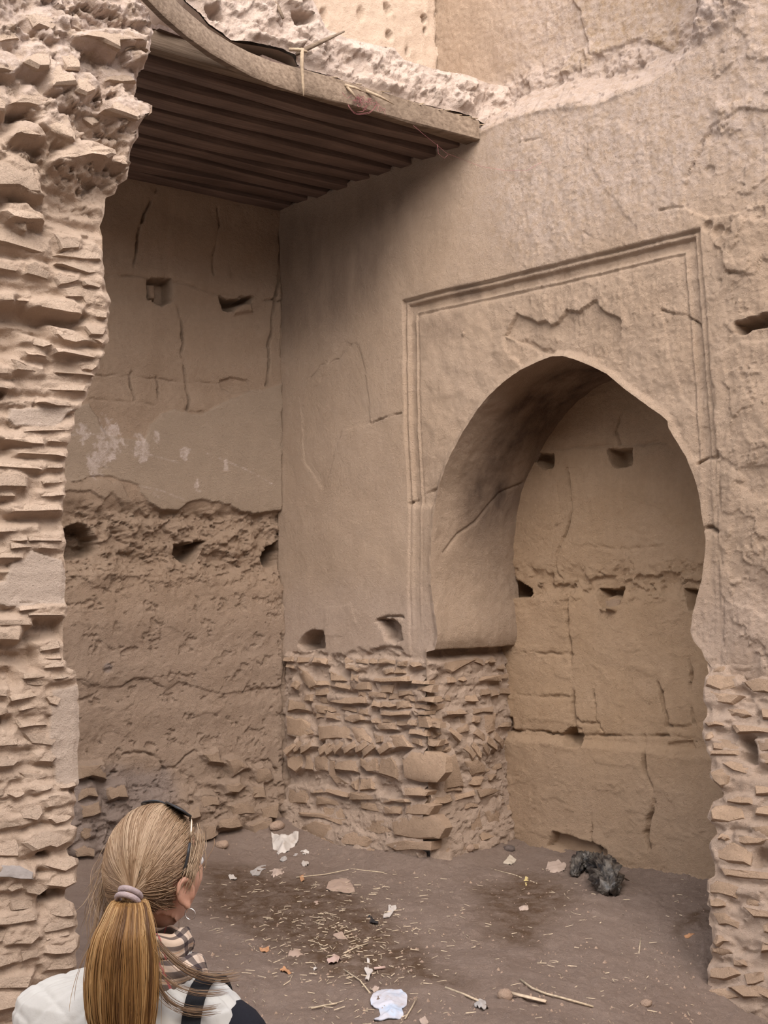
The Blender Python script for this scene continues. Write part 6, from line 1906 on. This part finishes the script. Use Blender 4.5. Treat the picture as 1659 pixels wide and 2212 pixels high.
tdir = BACK + np.array([0, 0, -1.1])
torus('hair_tie', TW + BACK * .006 + (0, 0, .004), tdir, .0195, .0055, M['tie'], person)
torus('hair_tie', TW + BACK * .014 + (0, 0, -.006), tdir + (.1, 0, .1), .0205, .0055, M['tie'], person)
# hair fallen forward over the right shoulder
def shoulder_hair():
    r_ = np.random.default_rng(41)
    paths, rad, tone = [], [], []
    for _ in range(64):
        j = r_.normal(size=3) * .0028
        q = r_.random()
        if q < .6:
            pp_ = [at(338, 2035, 2.36), at(390, 2105, 2.34), at(450, 2128, 2.36), at(515, 2108, 2.40)]
        elif q < .85:
            pp_ = [at(332, 2100, 2.32), at(350, 2170, 2.31), at(400, 2195, 2.31), at(470, 2178, 2.33)]
        else:
            pp_ = [at(334, 2085, 2.32), at(370, 2135, 2.31), at(420, 2155, 2.31), at(490, 2140, 2.345)]
        pts = [np.array(p) + j * (1 + k * .35) for k, p in enumerate(pp_)]
        paths.append(np.array(bez(*pts, 14))); rad.append(r_.uniform(.0004, .0007)); tone.append(float(np.clip(r_.normal() * .2 + .38, 0, 1)))
    strand_mesh('loose_hair', paths, rad, tone, M['hair'], person)


shoulder_hair()

# --- earring
M['silver'] = MB('silver').done((0.75, 0.73, 0.70), 0.25, None, 0.5, 1.0)
torus('earring', head(.082, .004, -.074), head(.2, -.4, 0) - head(0, 0, 0), .0105, .0012, M['silver'], person, 28, 8)

# --- clothes
def ring_loft(name, rings, mat, parent, n=96, pw=2.4, disp=None, cap_top=False, attrs=None):
    """rings: (z, half width, half depth, x shift, y shift) in the body's own frame"""
    V, Fc, UV = [], [], []
    for i, (z, w, d, x0, y0) in enumerate(rings):
        for k in range(n):
            a = 2 * math.pi * k / n
            c, s_ = math.cos(a), math.sin(a)
            e = 2 / pw
            x = w * abs(c) ** e * (1 if c > 0 else -1); y = d * abs(s_) ** e * (1 if s_ > 0 else -1)
            q = disp(a, z, x0 + x, y0 + y) if disp else 0
            kz = float(sst(1.24, 1.31, z)) if disp else 0
            f = 1 + q * (1 - .6 * kz) / max(math.hypot(x, y), .03)
            V.append(body(x0 + x * f, y0 + y * f, z + PZ + q * kz))
    for i in range(len(rings) - 1):
        for k in range(n):
            a = i * n + k; b = i * n + (k + 1) % n
            Fc.append((a, b, b + n, a + n))
    return pymesh(name, V, Fc, mat, parent, True, None, attrs)


def interp_rings(keys, m):
    z = np.array([k[0] for k in keys])
    t = np.linspace(0, len(keys) - 1, m)
    return [tuple(float(np.interp(tt, range(len(keys)), [k[c] for k in keys])) for c in range(5)) for tt in t]


VK = [(.80, .190, .135, 0, 0), (.92, .178, .122, 0, 0), (1.02, .186, .122, -.010, -.004), (1.12, .203, .126, -.020, -.008), (1.19, .216, .126, -.027, -.012), (1.24, .225, .122, -.029, -.014), (1.272, .227, .115, -.029, -.016),
      (1.298, .219, .106, -.028, -.018), (1.316, .198, .096, -.024, -.018), (1.330, .166, .087, -.016, -.018), (1.342, .130, .080, -.006, -.016), (1.354, .104, .074, 0, -.012), (1.370, .086, .070, .004, -.006), (1.388, .076, .066, .006, 0)]


def quilt(a, z, x, y):
    p = 0.092
    t = (z + y) * 0.95
    u, v = (x + t) / p, (x - t) / p
    q = min(abs(u - round(u)), abs(v - round(v))) * p
    return 0.0032 * (1 - math.exp(-(q / .008) ** 2)) + 0.0012 * math.sin(31 * a + 17 * z)


m = MB('white_quilt')
vc = m.mix(m.ramp(m.noise(9, 4), 0.3, 0.7), (0.50, 0.48, 0.44), (0.56, 0.54, 0.50))
M['vest'] = m.done(vc, 0.6, m.bump(m.noise(28, 4, 0.6), 0.25, 0.008), 0.3)
VR = interp_rings(VK, 110)
vest = ring_loft('vest', VR, M['vest'], person, 220, 2.3, quilt)
vest['label'] = 'white sleeveless quilted vest'
M['piping'] = plain('vest_piping', (0.50, 0.42, 0.32), 0.7, 0.1)
M['navy'] = plain('navy_knit', (0.007, 0.007, 0.012), 0.85, 0.2, 200, 0.4)
for s_ in (-1, 1):
    pth = [body(s_ * .140, -.012, 1.262 + PZ), body(s_ * .182 - .004, -.012, 1.252 + PZ), body(s_ * (.212 if s_ > 0 else .200), -.018, 1.20 + PZ), body(s_ * .226, -.028, 1.10 + PZ), body(s_ * .238, -.03, 1.0 + PZ), body(s_ * .243, .005, .90 + PZ), body(s_ * .242, .05, .79 + PZ)]
    pth = [np.array(p) for p in pth]
    t = np.linspace(0, 6, 30)
    pp_ = [tuple(np.interp(q, range(7), [p[c] for p in pth]) for c in range(3)) for q in t]
    rr = [float(np.interp(q, range(7), [.045, .058, .060, .055, .050, .045, .036])) + .0016 * math.sin(i * 2.2) for i, q in enumerate(t)]
    tube_obj('sleeve', pp_, rr, M['navy'], person, 24)
    arm = []                                              # armhole edge of the vest
    for k in range(25):
        a = 2 * math.pi * k / 24
        arm.append(body(s_ * (.197 - .014 * math.sin(a)) - .028, -.016 + .076 * math.cos(a), 1.212 + .092 * math.sin(a) + PZ))
    tube_obj('armhole_piping', arm, .005, M['piping'], vest, 8)
M['trouser'] = plain('dark_trousers', (0.03, 0.03, 0.04), 0.85, 0.2, 90, 0.3)
hip = ring_loft('trousers', interp_rings([(.70, .165, .115, 0, 0), (.80, .172, .125, 0, 0), (.90, .158, .115, 0, 0), (.97, .15, .11, 0, 0)], 16), M['trouser'], person, 48, 2.3)
for s_ in (-1, 1):
    tube_obj('trouser_leg', [body(s_ * .085, 0, .78 + PZ), body(s_ * .092, .01, .62 + PZ), body(s_ * .098, .02, .46 + PZ), body(s_ * .10, 0, .25 + PZ), body(s_ * .10, -.02, .07 + PZ)], [.095, .085, .07, .062, .062], M['trouser'], hip, 20)
    sh = []
    Vs, Fs = tube([body(s_ * .10, -.075, .045 + PZ), body(s_ * .10, -.05, .05 + PZ), body(s_ * .102, 0, .05 + PZ), body(s_ * .108, .08, .04 + PZ), body(s_ * .113, .14, .032 + PZ), body(s_ * .115, .165, .03 + PZ)], [(.02, .03), (.036, .045), (.04, .05), (.044, .04), (.036, .03), (.012, .016)], 18)
    Vs = [(x, y, max(z, PZ + .004)) for x, y, z in Vs]
    pymesh('shoe', Vs, Fs, plain('brown_shoe', (0.10, 0.06, 0.035), 0.6, 0.2), person)

# --- plaid scarf
def plaid():
    m = MB('plaid_scarf')
    u = m.attr('su'); v = m.attr('sv')
    def bands(x, period, lo, hi, off=0.0):
        f = m.mul(m.mul(m.mul(x, off, 'ADD'), 1 / period), 0.0, 'ADD')
        fr = m.n('Math', operation='FRACT'); m.l(f, fr.inputs[0])
        a = m.n('Math', operation='GREATER_THAN'); m.l(fr.outputs[0], a.inputs[0]); a.inputs[1].default_value = lo
        b = m.n('Math', operation='LESS_THAN'); m.l(fr.outputs[0], b.inputs[0]); b.inputs[1].default_value = hi
        return m.mul(a.outputs[0], b.outputs[0])
    col = (0.54, 0.375, 0.25)
    P1 = 0.165
    dark = (0.035, 0.025, 0.03); white = (0.62, 0.52, 0.44); red = (0.42, 0.10, 0.10)
    c = m.mix(0.0, col, col)
    for x in (u, v):
        w = m.mul(bands(x, P1, 0.08, 0.56), 0.40); c = m.mix(w, c, white)
    for x in (u, v):
        for lo, hi in ((0.10, 0.18), (0.29, 0.37), (0.48, 0.56)):
            c = m.mix(m.mul(bands(x, P1, lo, hi), 0.78), c, dark)
    for x in (u, v):
        c = m.mix(m.mul(bands(x, P1, 0.78, 0.805), 0.85), c, red)
    return m.done(c, 0.9, m.bump(m.noise(220, 3), 0.4, 0.002), 0.1)


M['scarf'] = plaid()


def scarf_loop(name, keys, parent, seed, n=26, fold=5):
    """a soft roll of cloth round the neck; keys: angle, radius, height, half width, half thickness"""
    V, Fc, su, sv = [], [], [], []
    ang = np.linspace(0, 360, 97)[:-1]
    K = np.array(keys, float)
    for i, a in enumerate(ang):
        R, z, w, th = [float(np.interp(a, K[:, 0], K[:, c])) for c in (1, 2, 3, 4)]
        ca, sa = math.cos(math.radians(a)), math.sin(math.radians(a))
        for k in range(n):
            b = 2 * math.pi * k / n
            wr_ = 1 + 0.10 * math.sin(fold * b + 0.05 * a + seed) + 0.05 * math.sin(3 * b - .13 * a)
            r = R + th * math.cos(b) * wr_
            V.append(body(.008 + r * ca, -.004 + r * sa, z + w * math.sin(b) * wr_ + PZ + .004 * math.sin(math.radians(a) * 5 + seed)))
            su.append(math.radians(a) * .085 + 0.35 * w * math.sin(b)); sv.append(b * .030 + seed * .02)
    m_ = len(ang)
    for i in range(m_):
        for k in range(n):
            Fc.append((i * n + k, ((i + 1) % m_) * n + k, ((i + 1) % m_) * n + (k + 1) % n, i * n + (k + 1) % n))
    return pymesh(name, V, Fc, M['scarf'], parent, True, None, {'su': su, 'sv': sv})


s1 = scarf_loop('scarf', [(0, .066, 1.405, .026, .018), (90, .072, 1.385, .026, .018), (180, .066, 1.40, .026, .018), (270, .066, 1.41, .026, .018), (360, .066, 1.405, .026, .018)], person, 1.0)
s1['label'] = 'plaid scarf wound round the neck'
scarf_loop('scarf_fold', [(0, .088, 1.355, .028, .024), (90, .092, 1.33, .03, .026), (180, .082, 1.355, .026, .020), (270, .080, 1.365, .028, .020), (330, .088, 1.36, .03, .024), (360, .088, 1.355, .028, .024)], s1, 2.2)

# --- sunglasses pushed up on the hair
sg = empty('sunglasses', tuple(head(0, .03, .118)))
tag(sg, "black sunglasses with metal temples pushed up on the woman's hair", 'sunglasses')
M['lens'] = MB('dark_lens').done((0.006, 0.007, 0.012), 0.08, None, 0.6)
M['gold'] = MB('pale_gold').done((0.62, 0.50, 0.36), 0.25, None, 0.5, 1.0)


def lens(s_):
    V, Fc = [], []
    n, m_ = 28, 6
    cx, cy, cz = s_ * .034, .036, .1135
    ux = np.array([1, -.12 * s_, -.16 * s_]); ux = ux / np.linalg.norm(ux)
    nn = np.array([s_ * .25, .60, .76]); nn /= np.linalg.norm(nn)
    uy = np.cross(nn, ux)
    for side in (0, 1):
        for j in range(m_ + 1):
            r = j / m_
            for k in range(n):
                a = 2 * math.pi * k / n
                e = .72
                x = .029 * r * abs(math.cos(a)) ** e * (1 if math.cos(a) > 0 else -1); y = .022 * r * abs(math.sin(a)) ** e * (1 if math.sin(a) > 0 else -1)
                p = np.array([cx, cy, cz]) + ux * x + uy * y + nn * (.006 * (1 - r * r) - (.0022 if side == 0 else 0))
                V.append(head(*p))
    off = (m_ + 1) * n
    for j in range(m_):
        for k in range(n):
            a, b = j * n + k, j * n + (k + 1) % n
            Fc.append((a, a + n, b + n, b)); Fc.append((off + a, off + b, off + b + n, off + a + n))
    for k in range(n):
        a, b = m_ * n + k, m_ * n + (k + 1) % n
        Fc.append((a, off + a, off + b, b))
    pymesh('lens', V, Fc, M['lens'], sg, True, 40)
    rim = [V[off + m_ * n + k] for k in range(n)]
    tube_obj('rim', rim + [rim[0], rim[1]], .0022, M['blackp'], sg, 8)


for s_ in (-1, 1):
    lens(s_)
    hinge = heads([(s_ * .063, .040, .100), (s_ * .073, .033, .094), (s_ * .081, .024, .082), (s_ * .086, .014, .060)])
    tube_obj('temple_hinge', [tuple(p) for p in hinge], [.0022, .0026, .0022, .0020], M['gold'], sg, 8)
    arm = heads([(s_ * .086, .014, .060), (s_ * .0875, .006, .040), (s_ * .087, -.002, .020), (s_ * .084, -.010, .004)])
    tube_obj('temple', [tuple(p) for p in arm], [(.0022, .0035)] * 3 + [(.0018, .0025)], M['blackp'], sg, 8)
tube_obj('bridge', [tuple(p) for p in heads([(-.007, .040, .119), (0, .041, .122), (.007, .040, .119)])], .0022, M['gold'], sg, 8)

# --- shoulder bag
bag = empty('shoulder_bag', tuple(body(.215, -.16, .70 + PZ)))
tag(bag, "black shoulder bag whose strap runs over the woman's right shoulder", 'bag')
M['strap'] = plain('black_webbing', (0.008, 0.008, 0.010), 0.8, 0.2, 150, 0.3)


def ribbon(name, pts, side, w, th, mat, parent):
    P_ = np.array(pts)
    t_ = np.linspace(0, len(P_) - 1, 40)
    C_ = np.array([[np.interp(q, range(len(P_)), P_[:, c]) for c in range(3)] for q in t_])
    ks = np.array([.25, .5, .25])
    for _ in range(4):
        C_[1:-1] = .25 * C_[:-2] + .5 * C_[1:-1] + .25 * C_[2:]
    V, Fc = [], []
    T = np.gradient(C_, axis=0)
    for c, t in zip(C_, T):
        t = t / np.linalg.norm(t); s2 = side - t * np.dot(side, t); s2 = s2 / np.linalg.norm(s2); nn = np.cross(t, s2)
        for a, b in ((-1, -1), (1, -1), (1, 1), (-1, 1)):
            V.append(c + s2 * a * w / 2 + nn * b * th / 2)
    for i in range(len(C_) - 1):
        for k in range(4):
            Fc.append((i * 4 + k, i * 4 + (k + 1) % 4, i * 4 + 4 + (k + 1) % 4, i * 4 + 4 + k))
    Fc.append((3, 2, 1, 0)); n4 = (len(C_) - 1) * 4; Fc.append((n4, n4 + 1, n4 + 2, n4 + 3))
    return pymesh(name, V, Fc, mat, parent, True, 40)


sidev = body(1, 0, 0) - body(0, 0, 0)
def vest_y(x, z, side):
    zz = [k[0] for k in VK]
    w, d, x0, y0 = [float(np.interp(z, zz, [k[c] for k in VK])) for c in (1, 2, 3, 4)]
    q = max(0.0, 1 - min(1.0, abs(x - x0) / w) ** 2.3) ** (1 / 2.3)
    return y0 + side * (d * q + .014)


ST = []
for x, z in ((.17, .96), (.150, 1.08), (.135, 1.19), (.132, 1.26), (.132, 1.305)):
    ST.append(body(x, vest_y(x, z, 1), z + PZ))
ST.append(body(.132, .02, 1.352 + PZ)); ST.append(body(.132, -.045, 1.352 + PZ)); ST.append(body(.132, -.085, 1.336 + PZ))
for x, z in ((.132, 1.305), (.131, 1.26), (.128, 1.19), (.135, 1.08), (.165, .96)):
    ST.append(body(x, vest_y(x, z, -1), z + PZ))
ribbon('strap', ST, sidev, .035, .006, M['strap'], bag)
bm = bmesh.new()
bmesh.ops.create_cube(bm, size=1)
bmesh.ops.subdivide_edges(bm, edges=bm.edges[:], cuts=7, use_grid_fill=True)
for v in bm.verts:
    x, y, z = v.co
    k = (abs(2 * x) ** 4 + abs(2 * y) ** 4 + abs(2 * z) ** 4) ** .25
    x, y, z = x / max(k, .5), y / max(k, .5), z / max(k, .5)
    x *= 0.11 * (1 + .12 * math.sin(z * 7)); y *= 0.34; z *= 0.28
    v.co = Vector(body(.265 + x + .01 * math.sin(9 * y), -.02 + y, .82 + z + PZ))
me = bpy.data.meshes.new('bag_body'); bm.to_mesh(me); bm.free()
me.polygons.foreach_set('use_smooth', [True] * len(me.polygons))
link('bag_body', me, M['strap'], bag)
